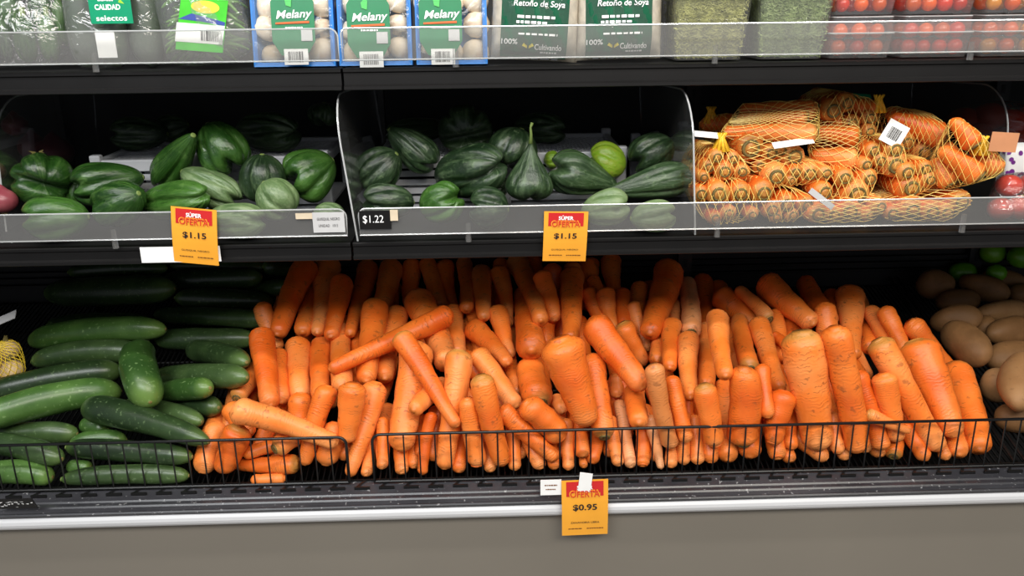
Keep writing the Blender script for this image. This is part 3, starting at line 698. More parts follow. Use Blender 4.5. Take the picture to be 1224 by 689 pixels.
POTATOES = [(1098,343,1139,337,34,1),(1145,334,1206,354,31,1),(1172,330,1228,340,24,0),(1119,362,1172,359,28,2),(1111,388,1175,378,33,3),(1133,392,1178,432,43,4),
 (1168,376,1228,370,28,2),(1180,402,1230,390,32,3),(1176,428,1232,414,37,4),(1174,455,1214,463,39,4),(1222,428,1214,488,44,5),(1190,500,1244,499,34,4),(1206,352,1236,349,25,1),(1172,398,1190,388,26,2)]
LIMES = [(1178,303,1206,303,26,0),(1203,306,1231,306,28,0),(1135,327,1167,325,24,0),(1178,327,1204,326,20,1)]

FILL = []
for row, (yy, xa, xb) in enumerate(((352, 350, 880), (392, 335, 1010), (432, 320, 1075), (468, 300, 1100), (498, 270, 1120))):
    x = xa
    while x < xb:
        k = 1+70/(yy+275); jx = 6*math.sin(x*1.7+row); FILL.append((x+jx, yy-12, 582+(x-582)*k+jx*0.5, min(yy+58, 552), 25, 17, -1, 'F')); x += 42+row*2
def stretch(r):
    x1, y1, x2, y2, w1, w2, lay, fl = r; L = math.hypot(x2-x1, y2-y1); k = 1.10
    if 'H' not in fl and L < 62 and lay <= 2:
        if y1 > 500: e = (66-L)/L; x1 -= (x2-x1)*e; y1 -= (y2-y1)*e
        elif y1 < 375: e = (62-L)/L; x2 += (x2-x1)*e; y2 += (y2-y1)*e
        elif lay <= 1: e = (62-L)/L; x1 -= (x2-x1)*e; y1 -= (y2-y1)*e
    return (x1, y1, x2, y2, w1*k, w2*k, lay, fl)
SHOWN = CARROTS; CARROTS = [stretch(r) for r in CARROTS]+FILL
pile = []
def add_pile(kind, rows):
    for k, r in enumerate(rows): 
        d = dict(kind=kind, idx=k, src=r)
        if kind in ('carrot', 'cucumber'): d.update(p1=(r[0], r[1]), p2=(r[2], r[3]), w1=r[4], w2=r[5], layer=r[6])
        else: d.update(p1=(r[0], r[1]), p2=(r[2], r[3]), w1=r[4], w2=r[4], layer=r[5])
        if kind == 'cucumber': d['bend'] = (0, r[8]); d['w1'] *= 1.1; d['w2'] *= 1.1
        for e in ('1', '2'):
            x, y = d['p'+e]; rm = d['w'+e]/2/F_PX*1.35
            t = tplane(x, y, DECK_P+DECK_N*(rm+0.016*d['layer']), DECK_N)
            tm = (BACK_Y-0.05)/ray(x, y).y
            d['t'+e] = min(t, tm) if t > 0 else tm
        pile.append(d)
add_pile('carrot', CARROTS); add_pile('cucumber', CUKES); add_pile('potato', POTATOES); add_pile('lime', LIMES)
def deck_bounds(it, x, y, r, raw=False):
    rm = r/F_PX*1.35; d = ray(x, y)
    hi = tplane(x, y, DECK_P+DECK_N*(rm+0.002), DECK_N); hb = (BACK_Y-0.02-rm)/d.y
    if hi <= 0 or hi > hb: hi = hb
    lo = (FENCE_Y+0.003+rm)/d.y
    if 'H3' in str(it['src'][-1]): lo = (FENCE_Y-0.02+rm)/d.y
    return (lo, hi) if raw else (min(lo, hi), hi)
fit(pile, deck_bounds); settle(pile, deck_bounds, 300, 0.95)
def deck_clamp(items, E, R):
    N = np.array(DECK_N); p0 = np.array(DECK_P)
    for e in (0, 1):
        q = (E[:, e]-p0) @ N-R[:, e]*0.8-0.001; E[:, e] -= np.minimum(q, 0)[:, None]*N
        lo = FENCE_Y+0.003+R[:, e]*0.6; lo[H3] = 1.14; E[:, e, 1] = np.clip(E[:, e, 1], lo, BACK_Y-0.025)
H3 = [i for i, it in enumerate(pile) if it['src'][-1] == 'H3']
wr = jostle(pile, deck_clamp)
pile = [it for it, w_ in zip(pile, wr) if not (it['src'][-1] == 'F' and w_ > 0.45)]

LAND = (((322, 440), 'next to the bright stout carrot'), ((470, 408), 'by the long slanting carrot'), ((515, 455), 'by the crosswise tapering carrot'), ((436, 515), 'by the gap between the fences'),
        ((346, 508), 'by the thick flat-lying carrot'), ((638, 450), 'near the green-ringed crown'), ((690, 458), 'next to the very thick blunt carrot'), ((824, 368), 'near the mouldy crown'),
        ((969, 475), 'next to the pale-collared thick carrot'), ((1116, 468), 'next to the huge creased carrot'), ((660, 320), 'behind the straight hanging tag'), ((735, 335), 'below the netted carrots'), ((890, 400), 'among the blunt-tipped ones'), ((580, 390), 'below the pear-shaped chayote'), ((400, 350), 'below the shelf sticker'), ((790, 500), 'above the bare rail'))
def carrot_label(it):
    x1, y1, x2, y2, w1, w2, lay, fl = it['src']
    if fl == 'F': return 'deep-lying orange carrot in the bottom layer, glimpsed between others', 'carrots in the bottom layer of the heap'
    for k, v in SPECIAL.items():
        if k == fl or fl.endswith(k): return v, None
    wd = max(w1, w2)/1.1; L = math.hypot(x2-x1, y2-y1)
    size = 'very thick' if wd >= 34 else 'thick' if wd >= 28 else 'sturdy' if wd >= 24 else 'plain' if wd >= 20 else 'slender' if wd >= 16.5 else 'thin'
    if min(w1, w2) < 0.62*max(w1, w2): size += ' tapering'
    elif L > 95: size += ' long'
    if y2 > 525 and y1 < 505: z = 'leaning on the wire fence'
    elif y2 > 525: z = 'low behind the wire fence'
    elif y1 < 350: z = 'in the shaded back row'
    elif x2 < 345: z = 'touching the cucumbers'
    else: z = 'in the middle rows'
    ex = ' with greenish crown' if ('g' in fl or 'G' in fl) else ' with snapped end' if 'b' in fl else ' with pale skin' if 'p' in fl else ''
    mx, my = (x1+x2)/2, (y1+y2)/2; lm = min(LAND, key=lambda q: math.hypot(q[0][0]-mx, q[0][1]-my))[1]
    lb = f'{size} carrot{ex} {z} {lm}'
    if len(lb.replace('-', ' ').split()) > 16: lb = f'{size} carrot{ex} {z}'
    return lb, f'loose carrots {z}'
def place(it, seed):
    if 'P' in it: return it['P']
    P1 = at(*it['p1'], it['t1']); P2 = at(*it['p2'], it['t2'])
    r1 = it['w1']/2/F_PX*it['t1']; r2 = it['w2']/2/F_PX*it['t2']; return P1, P2, r1, r2
CUKE_L = {0: 'faint cucumber against the dark back of the deck, topmost there', 1: 'very thick dark cucumber alone in the shade under the shelf rail', 2: 'dark cucumber half hidden behind the slightly arched bright one', 5: 'long dull cucumber between the dusky one and the pinkish-ended one',
 9: 'dull cucumber under the crooked one, pointing to the carrots', 10: 'stubby bright cucumber just right of the short bent one', 11: 'dark cucumber with a thread of stem touching the carrots', 13: 'slim cucumber in the shade, upper of two lying side by side', 14: 'cucumber in the shade, lower of two above the bare deck wires',
 15: 'dark cucumber in the shade below the tilted price tag', 16: 'stout cucumber just under the tilted price tag', 17: 'faint cucumber directly beneath the white shelf strip', 18: 'faint cucumber end beside the first shaded carrots', 19: 'short cucumber end wedged against the shaded carrots',
 20: 'dark cucumber end below the stubby bright one', 21: 'dark cucumber under the pinkish-ended one', 22: 'small cucumber end peeping beside the crooked one', 23: 'light arched cucumber just over the fence rail', 24: 'cucumber behind the fence, above the yellow-patched one', 26: 'long dark cucumber behind the fence, upper one', 27: 'long dark cucumber behind the fence, lowest on the deck', 28: 'small cucumber end between two long dark ones behind the fence',
 3: 'bright green cucumber lying on top of the pile, slightly arched', 6: 'long bright green cucumber with a pinkish end above the wire fence', 7: 'short bent cucumber pointing to the aisle on top of the pile',
          8: 'crooked cucumber resting on the wire fence beside the carrots', 12: 'small dark cucumber on the bare deck wires next to the carrots', 4: 'dusky grey-green cucumber just above the yellow net bag', 25: 'cucumber with a yellow patch low behind the wire fence'}
for i, it in enumerate(pile):
    P1, P2, r1, r2 = place(it, i); k = it['kind']; sd = i*13+5
    if k == 'carrot':
        fl = it['src'][7]; rr = random.Random(sd); d, u, q = axis_frame(P2-P1); L = (P2-P1).length
        bend = (u*rr.uniform(-1, 1)+q*rr.uniform(-1, 1))*L*0.022
        if 'g' in fl: P1, P2, r1, r2 = P2, P1, r2, r1
        mt = 'carrot_pale' if 'p' in fl else ('carrot_crowned' if ('g' in fl or 'G' in fl or (r1 > r2*1.05 and rr.random() < 0.25)) else 'carrot')
        o = spindle(P1, P2, r1, r2, 'carrot', sd, bend).build('carrot', mt, smooth=True)
        lb, gr = carrot_label(it); tag(o, lb, 'carrot', gr)
        if 'g' in fl:
            ax = (P1-P2).normalized(); disc(o, P1-ax*r1*0.10, ax, r1*0.52, 'scar', 'stem_scar', rings_=((1.0, 0.05), (0.92, 0.30), (0.72, 0.30), (0.6, 0.16), (0.4, 0.2), (0.05, 0.3)))
            disc(o, P1-ax*r1*0.04, ax, r1*0.24, 'scar_core', 'stem_core')
        elif 's' in fl:
            ax = (P2-P1).normalized(); disc(o, P2-ax*r2*0.12, ax, r2*0.30, 'scar', 'root_scar')
        elif 'b' in fl:
            ax = (P2-P1).normalized(); disc(o, P2-ax*r2*0.30, ax, r2*0.70, 'cut_flesh', 'snapped_end', rings_=((1.0, 0.0), (0.97, 0.16), (0.75, 0.30), (0.4, 0.12), (0.05, 0.24)))
    elif k == 'cucumber':
        bend = at(*[(a+b)/2+c for a, b, c in zip(it['p1'], it['p2'], it['bend'])], (it['t1']+it['t2'])/2)-at(*[(a+b)/2 for a, b in zip(it['p1'], it['p2'])], (it['t1']+it['t2'])/2)
        br = it['src'][7]
        if br == 2: bend = bend+Vector((-0.012, 0, 0.01))
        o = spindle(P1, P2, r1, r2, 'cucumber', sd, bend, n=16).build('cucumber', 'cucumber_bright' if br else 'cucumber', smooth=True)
        y = it['p1'][1]; lb = CUKE_L.get(it['idx'])
        gr = None
        if lb is None:
            z = 'at the dark back of the deck under the shelf' if y < 365 else ('low behind the wire fence' if y > 515 else ('beside the loose carrots' if it['p2'][0] > 240 else 'in the middle of the pile'))
            lb = f"{'lighter' if br else 'dark'} green cucumber {z}"; gr = 'cucumbers '+z
        tag(o, lb, 'cucumber', gr)
        ax = (P1-P2).normalized(); disc(o, P1-ax*0.001, ax, 0.0042, 'stem_pale', 'stem_stub', dome=0.6)
        disc(o, P2+ax*0.001, -ax, 0.0035, 'dry_husk', 'blossom_scar', dome=0.4)
    elif k == 'potato':
        o = spindle(P1, P2, r1, r2, 'potato', sd, n=18).build('potato', 'potato', smooth=True)
        y = it['p1'][1]
        z = 'at the back of the pile near the limes' if y < 358 else ('at the edge of the pile nearest the carrots' if it['p1'][0] < 1150 else ('at the front of the pile towards the wire fence' if y > 425 else 'in the middle of the pile'))
        tag(o, ('round potato alone nearest the limes', 'long potato just below the limes', 'flat potato under the limes at the back', 'oval potato between the round one and a wide one', 'wide potato lying on the big tilted one', 'big tilted potato with an eye at its lower end', 'smooth long potato in the second row', 'potato in the third row beside a small hidden one', 'large oval potato above the round front one', 'rounded potato towards the carrots near the fence', 'tall potato leaning on the rounded front one', 'lowest potato touching the wire fence', 'potato end at the back beside the long one', 'small potato mostly hidden in the third row')[it['idx']], 'potato', 'loose potatoes on the bottom deck')
    else:
        o = spindle(P1, P2, r1, r2, 'lime', sd, n=16).build('lime', 'lime', smooth=True)
        tag(o, 'bright green lime in the dark behind the potatoes', 'lime', 'limes behind the potatoes')
        ax = (P2-P1).normalized(); disc(o, P2-ax*0.0005, ax, 0.0035, 'dry_husk', 'stem_scar', dome=0.4)

# ------------------------------------------------------------------ chayotes: narrow end, broad end (px), widths, layer, row depth, depth lean, colour, label
CH = [ # x1,y1,x2,y2,w1,w2,layer,Y,dY,mat,label
 (51,206,51,222,42,62,4,1.31,-0.09,'b','glossy folded chayote with a dry leaf on top next to the divider'),
 (176,212,98,224,34,56,4,1.38,0.0,'b','plump bright chayote lying sideways with a furrow along its flank'),
 (231,167,190,217,22,44,3,1.42,0.0,'b','slim bright chayote leaning diagonally in front of the white crate'),
 (245,150,278,204,44,58,3,1.43,-0.06,'b','big glossy chayote with its blossom end pointing down to the aisle'),
 (221,209,287,240,30,44,5,1.37,0.0,'p','pale long-necked chayote with deep furrows lying on the others'),
 (313,188,313,245,46,50,4,1.39,-0.03,'d','dark upright chayote between the pale necked one and a folded one'),
 (392,192,344,222,42,66,4,1.39,-0.03,'b','large bright chayote with crossing folds beside the seam divider'),
 (168,244,240,232,34,42,5,1.34,0.0,'b','lumpy light green chayote with knobbly folds behind the fence'),
 (112,256,42,260,42,54,6,1.31,0.0,'b','chayote behind the clear fence below the one with the dry leaf'),
 (164,248,116,270,42,54,6,1.31,0.0,'b','bright chayote behind the clear fence below the plump sideways one'),
 (250,262,308,264,34,42,6,1.31,0.0,'p','pale ribbed chayote behind the clear fence right of the price tag'),
 (322,236,346,268,40,46,6,1.31,-0.02,'p','pale chayote with two bumps behind the clear fence'),
 (378,256,408,258,26,28,6,1.31,0.0,'p','small pale chayote behind the shelf sticker'),
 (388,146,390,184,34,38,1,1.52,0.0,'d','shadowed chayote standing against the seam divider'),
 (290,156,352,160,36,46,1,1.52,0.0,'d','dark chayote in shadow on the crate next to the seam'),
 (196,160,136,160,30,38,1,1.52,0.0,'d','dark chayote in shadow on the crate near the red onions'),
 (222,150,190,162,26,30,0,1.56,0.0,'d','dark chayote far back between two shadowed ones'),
 (94,212,96,244,20,30,2,1.43,0.0,'b','small chayote wedged between the leaf-topped and sideways ones'),
 # wide bay
 (474,184,437,218,40,52,4,1.39,-0.02,'d','oval dark chayote with a curled scar next to the seam divider'),
 (467,157,520,200,28,44,3,1.42,-0.02,'d','long striped chayote leaning down in front of the crate'),
 (556,166,544,152,44,62,1,1.53,-0.07,'d','round dark chayote showing its star-shaped blossom end'),
 (528,210,597,198,48,58,4,1.38,0.0,'d','glossy dark chayote with a deep mouth fold'),
 (622,158,606,198,46,58,3,1.42,0.0,'d','dull dark chayote behind the pear-shaped one'),
 (634,181,632,242,14,66,6,1.35,0.0,'d','pear-shaped chayote standing upright with a long stalk'),
 (732,222,663,200,24,58,5,1.38,0.0,'d','broad dark chayote tapering to a point beside the lime green one'),
 (744,198,706,190,36,46,3,1.41,0.0,'l','lime green yellowish chayote behind the broad dark one'),
 (800,172,758,196,40,50,3,1.43,0.0,'d','mid green chayote leaning against the divider near the netted carrots'),
 (728,230,818,211,18,48,6,1.33,0.0,'d','long pointed chayote with deep grooves resting on the clear fence'),
 (490,242,437,240,36,42,6,1.32,0.0,'d','dark chayote behind the fence next to the price sticker'),
 (508,252,548,234,40,46,6,1.32,-0.02,'b','bright knobbly chayote behind the clear fence'),
 (604,250,564,246,44,48,6,1.32,0.0,'d','rounded chayote behind the fence below the pear-shaped one'),
 (700,254,750,244,34,44,6,1.32,0.0,'p','pale chayote behind the clear fence next to the price tag'),
 (530,152,466,160,22,30,0,1.56,0.0,'d','dark chayote far back beside the star-ended one'),
 (620,152,672,156,30,36,0,1.56,0.0,'d','dark chayote far back on the mesh-topped crate'),
 (652,192,668,190,18,18,3,1.44,0.0,'l','small lime green chayote peeping beside the pear-shaped one'),
 (586,222,606,224,20,24,3,1.40,0.0,'d','small dark chayote wedged below the pear-shaped one'),
 (758,262,806,258,30,38,6,1.31,0.0,'p','pale chayote low behind the fence near the netted carrots'),
]
ch = []
for r in CH:
    ex = 0.09 if r[8] == 0 else 0.04; r = list(r); dx_, dy_ = r[2]-r[0], r[3]-r[1]
    r[0] -= dx_*ex; r[1] -= dy_*ex; r[2] += dx_*ex; r[3] += dy_*ex
    d = dict(p1=(r[0], r[1]), p2=(r[2], r[3]), w1=r[4]*1.2, w2=r[5]*1.14, layer=r[6], src=r)
    d['t1'] = (r[7]-r[8]*0.5)/ray(r[0], r[1]).y; d['t2'] = (r[7]+r[8]*0.5)/ray(r[2], r[3]).y; ch.append(d)
def shelf_bounds(it, x, y, r, raw=False):
    rm = r/F_PX*1.35; d = ray(x, y); back = it['src'][7] > 1.46
    if back:
        hi = (BACK_Y-0.03-rm)/d.y; pl = tplane(x, y, Vector((0, 1.452, 1.254))+SH_N*(rm*0.9), SH_N); lo = 1.47/d.y
    else:
        hi = (1.445-rm)/d.y; pl = tplane(x, y, MID_P+SH_N*(rm+0.001), SH_N); lo = (MID_Y+0.002+rm)/d.y
    if 0 < pl < hi: hi = pl
    return (lo, hi) if raw else (min(lo, hi), hi)
for it in ch:
    for _ in range(24):
        bad = [1 for e in '12' if (lambda b: b[1] < b[0])(shelf_bounds(it, *it['p'+e], it['w'+e]*0.42, True))]
        if not bad: break
        for e in '12': it['p'+e] = (it['p'+e][0], it['p'+e][1]-1)
settle(ch, shelf_bounds, 200, 0.90)
def shelf_clamp(items, E, R):
    N = np.array(SH_N); back = np.array([it['src'][7] > 1.46 for it in items]); p0 = np.where(back[:, None], np.array([[0, 1.452, 1.254]]), np.array([list(MID_P)]))
    for e in (0, 1):
        q = ((E[:, e]-p0) @ N)-R[:, e]*0.75; E[:, e] -= np.minimum(q, 0)[:, None]*N
        E[:, e, 1] = np.clip(E[:, e, 1], MID_Y+0.002+R[:, e]*0.7, BACK_Y-0.03)
jostle(ch, shelf_clamp, 90, 0.86, 0.016)
for i, it in enumerate(ch):
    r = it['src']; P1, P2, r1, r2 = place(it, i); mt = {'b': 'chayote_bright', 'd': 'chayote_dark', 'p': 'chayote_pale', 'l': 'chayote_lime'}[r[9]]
    if r[8] and (P2-P1).length < 1.6*r2: P1 = P2+(P1-P2).normalized()*1.9*r2
    if i in (0, 20):                    # blossom end turned to the aisle
        C_ = (P1+P2)/2; ax = (CAM-C_).normalized(); ax.z -= 0.35; ax.normalize(); r1, r2 = r2*0.8, r2*1.08; P1, P2 = C_-ax*r2*1.0, C_+ax*r2*0.8
    o = chayote_mesh(P1, P2, r1, r2, 300+i*7, fold=0.4 if i == 23 else 1.0).build('chayote', mt, smooth=True)
    tag(o, r[10], 'chayote', 'loose chayotes on the middle shelf')
    ax = (P1-P2).normalized()
    if i == 23:
        MB().tube([P1-ax*0.002, P1+Vector((0.001, 0, 0.014)), P1+Vector((0.0, -0.001, 0.026)), P1+Vector((0.003, 0, 0.034))], [0.004, 0.0026, 0.0022, 0.003], 7).build('stalk', 'stem_pale', o, world=True, smooth=True)
    else: disc(o, P1-ax*0.0025, ax, 0.005, 'stem_pale', 'stem_scar', dome=0.7)
    if i == 0:
        Q = (P1+P2)/2+Vector((0, 0, r2*0.66)); lf = MB()
        for k in range(5):
            a = k*1.3; dq = Vector((math.cos(a)*0.016, math.sin(a)*0.012, 0.008+0.004*(k % 2)))
            lf.poly([Q, Q+dq*0.5+Vector((0.004, 0, 0.004)), Q+dq, Q+dq*0.5+Vector((-0.004, 0.002, 0.004))])
        lf.build('dry_leaf', 'dry_husk', o, world=True)
for (x, y, r, Y) in ((14, 240, 17, 1.34), (-22, 232, 17, 1.38), (52, 176, 20, 1.62), (78, 182, 24, 1.60), (2, 205, 16, 1.42), (-14, 262, 16, 1.31), (30, 150, 17, 1.64)):
    c = onY(x-12, y, Y); rm = r/F_PX*1.35
    rr = random.Random(x+400); R = []; vv = []
    for k in range(13):
        th = math.pi*k/12; R.append([c+Vector((rm*max(math.sin(th), 0.03)*math.cos(2*math.pi*j/14), rm*max(math.sin(th), 0.03)*math.sin(2*math.pi*j/14), -rm*0.85*math.cos(th)+(0.35*rm*max(0, (k-10)/2) if k > 10 else 0))) for j in range(14)]); vv.append(k/12)
    o = MB().rings(R, vv).build('red_onion', 'onion', smooth=True); tag(o, 'dusky red onion behind the first clear divider', 'onion', 'red onions behind the divider')
    disc(o, c+Vector((0, 0, -0.85*rm)), Vector((0, 0, -1)), 0.006, 'dry_husk', 'root_tuft', dome=0.5)
# ------------------------------------------------------------------ carrots in yellow nets on the middle shelf
NETS = [ # label, front depth, carrots: ('e', x,y,diam) end-on with crown to the aisle or ('a', x1,y1,x2,y2,diam[,dY]) lying across, crown at x2 ; knot px or None
 ('flat net bag of long carrots lying sideways on top of the others', 1.33, [('a',863,158,977,159,23,0.0),('a',884,132,978,131,24,0.05),('a',880,142,966,141,21,0.03),('a',874,150,960,146,20,0.05)], None, 1),
 ('net bag of carrots with a yellow gathered knot beside the clear divider', 1.30, [('e',867,206,22),('e',888,206,18),('e',848,201,18),('e',842,213,15),('e',858,189,18),('e',877,191,17)], (862,166), 1),
 ('net bag with one big square-scarred carrot below the flat bag', 1.33, [('e',898,178,36),('e',923,184,20),('e',910,200,18),('e',951,188,28),('e',934,180,22)], None, 1),
 ('small flat net bag showing a row of carrot ends under the flat bag', 1.31, [('e',929,212,29),('e',947,217,14),('e',969,209,24),('e',989,208,18),('e',952,207,18)], None, 0),
 ('net bag of reddish carrots lying sideways in the middle of the stack', 1.34, [('a',968,184,1025,192,26,0.0),('a',970,158,1028,164,26,0.02),('a',976,148,1010,146,22,0.05),('a',966,172,1024,178,22,0.06)], None, 0),
 ('topmost net bag with a pale round carrot crown and a knotted top', 1.37, [('e',997,133,28),('e',1020,148,20),('a',1010,124,1050,134,25,0.02),('e',1041,158,17),('e',1014,124,22),('e',1041,142,20)], (1050,120), 1),
 ('net bag with a wide greenish carrot crown below the barcode card', 1.31, [('e',1072,199,31),('e',1037,198,18),('e',1046,181,20),('e',1072,180,24),('e',1054,193,18)], None, 0),
 ('net bag carrying the white barcode card', 1.35, [('a',1062,140,1130,164,30,0.0),('a',1058,134,1112,148,25,0.04),('e',1107,184,28),('e',1086,172,24)], None, 1),
 ('net bag with yellow knot and brown card leaning over the divider', 1.27, [('a',1138,142,1166,176,23,0.0),('a',1122,178,1172,212,27,0.0),('a',1158,166,1193,208,24,0.02),('a',1116,190,1138,222,26,0.03),('a',1128,172,1160,206,24,0.05)], (1174,170), 1),
 ('net bag behind the fence below the barcode card, crowns to the aisle', 1.30, [('e',1091,226,30),('e',1113,216,18),('e',1108,203,20),('e',1086,207,22)], None, 0),
 ('net bag with a yellow-green crown above the middle of the clear fence', 1.30, [('e',1026,234,33),('e',1011,214,22),('e',1041,215,22),('e',987,231,25)], None, 0),
 ('net bag low behind the fence next to the clear divider', 1.28, [('e',860,233,28),('e',886,233,26),('e',839,233,20),('e',856,262,17),('e',872,256,18),('e',900,258,16)], None, 0),
 ('net bag low behind the fence, second from the clear divider', 1.29, [('e',914,232,28),('e',924,252,22),('e',942,246,26),('e',966,246,20),('e',928,268,15),('e',948,266,17)], None, 0),
 ('net bag low behind the fence under the yellow-green crown', 1.28, [('e',978,264,24),('e',1016,263,27),('e',1041,258,16),('e',1054,248,18),('e',998,258,20)], None, 0),
 ('net bag low behind the fence under the knotted bag', 1.28, [('e',1115,260,24),('e',1092,252,26),('e',1133,256,20),('e',1068,256,20),('e',1151,242,24)], None, 0),
 ('shaded net bag at the back beside the clear divider', 1.46, [('a',836,150,880,146,24,0.0),('a',838,160,872,160,22,0.02)], (850,134), 0)]
def net_bag(i, spec):
    label, Yf, cs, knot, bright = spec
    pts = []; C = []
    for k, c in enumerate(cs):
        if c[0] == 'e':
            P = onY(c[1], c[2], Yf+0.004*(k % 3)); r = c[3]*1.12/2/F_PX*1.33; P.z = max(P.z, mid_z(P.y)+r+0.003)
            lng = 0.15 if c[3] > 20 else 0.13
            Q = P+Vector((rnd.uniform(-0.006, 0.006), lng, lng*math.tan(TILT)+rnd.uniform(0.0, 0.004))); C.append((P, Q, r, r*0.6))
        else:
            P = onY(c[3], c[4], Yf+c[6]); Q = onY(c[1], c[2], Yf+c[6]+0.03); r = c[5]*1.12/2/F_PX*1.33
            C.append((P, Q, r, r*0.55))
    cen = sum(((p+q)*0.5 for p, q, _, _ in C), Vector())/len(C); zmin = min(min(p.z-r1, q.z-r2) for p, q, r1, r2 in C)
    t = empty('net_bag', Vector((cen.x, cen.y, zmin)), label, 'bag of carrots', 'netted carrots on the middle shelf')
    hull = bmesh.new()
    for k, (P, Q, r1, r2) in enumerate(C):
        b = spindle(P, Q, r1, r2, 'carrot', 900+i*17+k, n=12)
        o = b.build('carrot', 'carrot_crowned', t, world=True, smooth=True)
        for v in b.v: hull.verts.new(v)
        ax = (P-Q).normalized(); disc(o, P-ax*r1*0.12, ax, r1*0.56, 'scar', 'stem_scar', rings_=((1.0, 0.0), (0.94, 0.26), (0.76, 0.30), (0.6, 0.14), (0.05, 0.18)))
        disc(o, P-ax*r1*0.02, ax, r1*0.26, 'scar_core', 'stem_core')
    r_ = bmesh.ops.convex_hull(hull, input=hull.verts)
    bmesh.ops.delete(hull, geom=[g for g in r_['geom_interior'] if isinstance(g, bmesh.types.BMVert)], context='VERTS')
    bv = BVHTree.FromBMesh(hull); hv = [v.co.copy() for v in hull.verts]
    lo = Vector([min(v[a] for v in hv) for a in range(3)]); hi = Vector([max(v[a] for v in hv) for a in range(3)]); e = (hi-lo)/2; hc = (lo+hi)/2
    ex_, eo = (e.x, e.z+e.y) if (e.x > e.y*0.8 and not knot) else (e.z, e.x+e.y); NI = max(8, int(ex_*2.6/0.011)); NJ = max(14, int(eo*3.0/0.013)); V = {}
    for a in range(NI+1):
        th = math.pi*(a+0.35)/(NI+0.7)
        for j in range(NJ):
            ph = 2*math.pi*(j+0.5*(a % 2))/NJ
            d = Vector((e.x*math.cos(th), -e.y*math.sin(th)*math.cos(ph), e.z*math.sin(th)*math.sin(ph))) if e.x > e.y*0.8 and not knot else Vector((e.x*math.sin(th)*math.cos(ph), -e.y*math.sin(th)*math.sin(ph), e.z*math.cos(th)))
            d.normalize()
            h = bv.ray_cast(hc, d)
            V[a, j] = (h[0] if h[0] else hc+d*e.length*0.5)+d*0.0014
    nb = MB()
    for a in range(NI):
        for j in range(NJ):
            for j2 in ((j, (j-1) % NJ) if a % 2 == 0 else (j, (j+1) % NJ)):
                nb.tube([V[a, j], V[a+1, j2]], 0.0005, 3, cap=False)
    nb.build('net', 'net_yellow', t, world=True)
    hull.free()
    if knot:
        K = onY(*knot, Yf+0.02); S_ = K-Vector((0, 0, 0.016)); kb = MB()
        for k in range(9):
            a = k*0.7; kb.tube([S_+Vector((0.014*math.cos(a), 0.012*math.sin(a), -0.006)), K+Vector((0.004*math.cos(a), 0.004*math.sin(a), 0)), K+Vector((0.009*math.cos(a+1), 0.008*math.sin(a+1), 0.010))], [0.004, 0.003, 0.0016], 5)
        kb.build('gathered_knot', 'net_knot', t, world=True, smooth=True)
    return t, C
bags = [net_bag(i, s) for i, s in enumerate(NETS)]
def card_on(parent, px, py, Y, wpx, hpx, rot, mat, name, bars=True, ry=0.0):
    c = onY(px, py, Y); w_, h_ = wpx/F_PX*1.32, hpx/F_PX*1.32
    M = Matrix.Translation(c) @ Matrix.Rotation(rot, 4, 'Y') @ Matrix.Rotation(ry, 4, 'X')
    b = MB().box(-w_/2, w_/2, -0.0004, 0.0004, -h_/2, h_/2); b.v = [M @ v for v in b.v]; o = b.build(name, mat, parent, world=True)
    if bars:
        q = MB(); rr = random.Random(4); x = -w_*0.28
        while x < w_*0.28:
            k = rr.choice((0.0006, 0.001, 0.0014)); q.box(x, x+k, -0.0009, -0.0005, -h_*0.26, h_*0.24); x += k+rr.choice((0.0007, 0.0012))
        q.v = [M @ v for v in q.v]; q.build('barcode', 'ink_black', o, world=True)
    return o
card_on(bags[7][0], 1069, 160, 1.312, 27, 27, math.radians(27), 'paper_white', 'barcode_card')
card_on(bags[8][0], 1200, 170, 1.262, 32, 22, math.radians(4), 'card_kraft', 'brown_card', bars=False)
card_on(bags[1][0], 844, 161, 1.315, 28, 9, math.radians(6), 'paper_white', 'paper_card', bars=False, ry=-0.8)
card_on(bags[0][0], 948, 171, 1.315, 48, 10, math.radians(-7), 'paper_white', 'paper_card', bars=False, ry=-0.9)
card_on(bags[5][0], 1026, 114, 1.40, 32, 6, math.radians(5), 'label_teal', 'blue_card', bars=False, ry=-0.9)
card_on(bags[13][0], 982, 238, 1.268, 36, 7, math.radians(36), 'paper_grey', 'paper_card', bars=False)

# film-wrapped goods beyond the last divider
def film_hull(t, B, name='film', mat='film', grow=0.004, seed=0):
    h = bmesh.new()
    for v in B: h.verts.new(v)
    r_ = bmesh.ops.convex_hull(h, input=h.verts)
    bmesh.ops.delete(h, geom=[g for g in r_['geom_interior'] if isinstance(g, bmesh.types.BMVert)], context='VERTS')
    bv = BVHTree.FromBMesh(h); hv = [v.co.copy() for v in h.verts]
    lo = Vector([min(v[a] for v in hv) for a in range(3)]); hi = Vector([max(v[a] for v in hv) for a in range(3)]); e = (hi-lo)/2; c = (lo+hi)/2
    R = []; vv = []; K, N = 18, 28
    for k in range(K+1):
        th = math.pi*min(max(k/K, 0.01), 0.99); ring = []
        for j in range(N):
            ph = 2*math.pi*j/N
            d = Vector((e.x*math.sin(th)*math.cos(ph), e.y*math.sin(th)*math.sin(ph), -e.z*math.cos(th))).normalized()
            q = bv.ray_cast(c, d)[0] or c+d*e.length*0.5
            ring.append(q+d*(grow+0.35*grow*math.sin(ph*7+k*0.8+seed)))
        R.append(ring); vv.append(k/K)
    h.free(); return MB().rings(R, vv).build(name, mat, t, world=True, smooth=True)
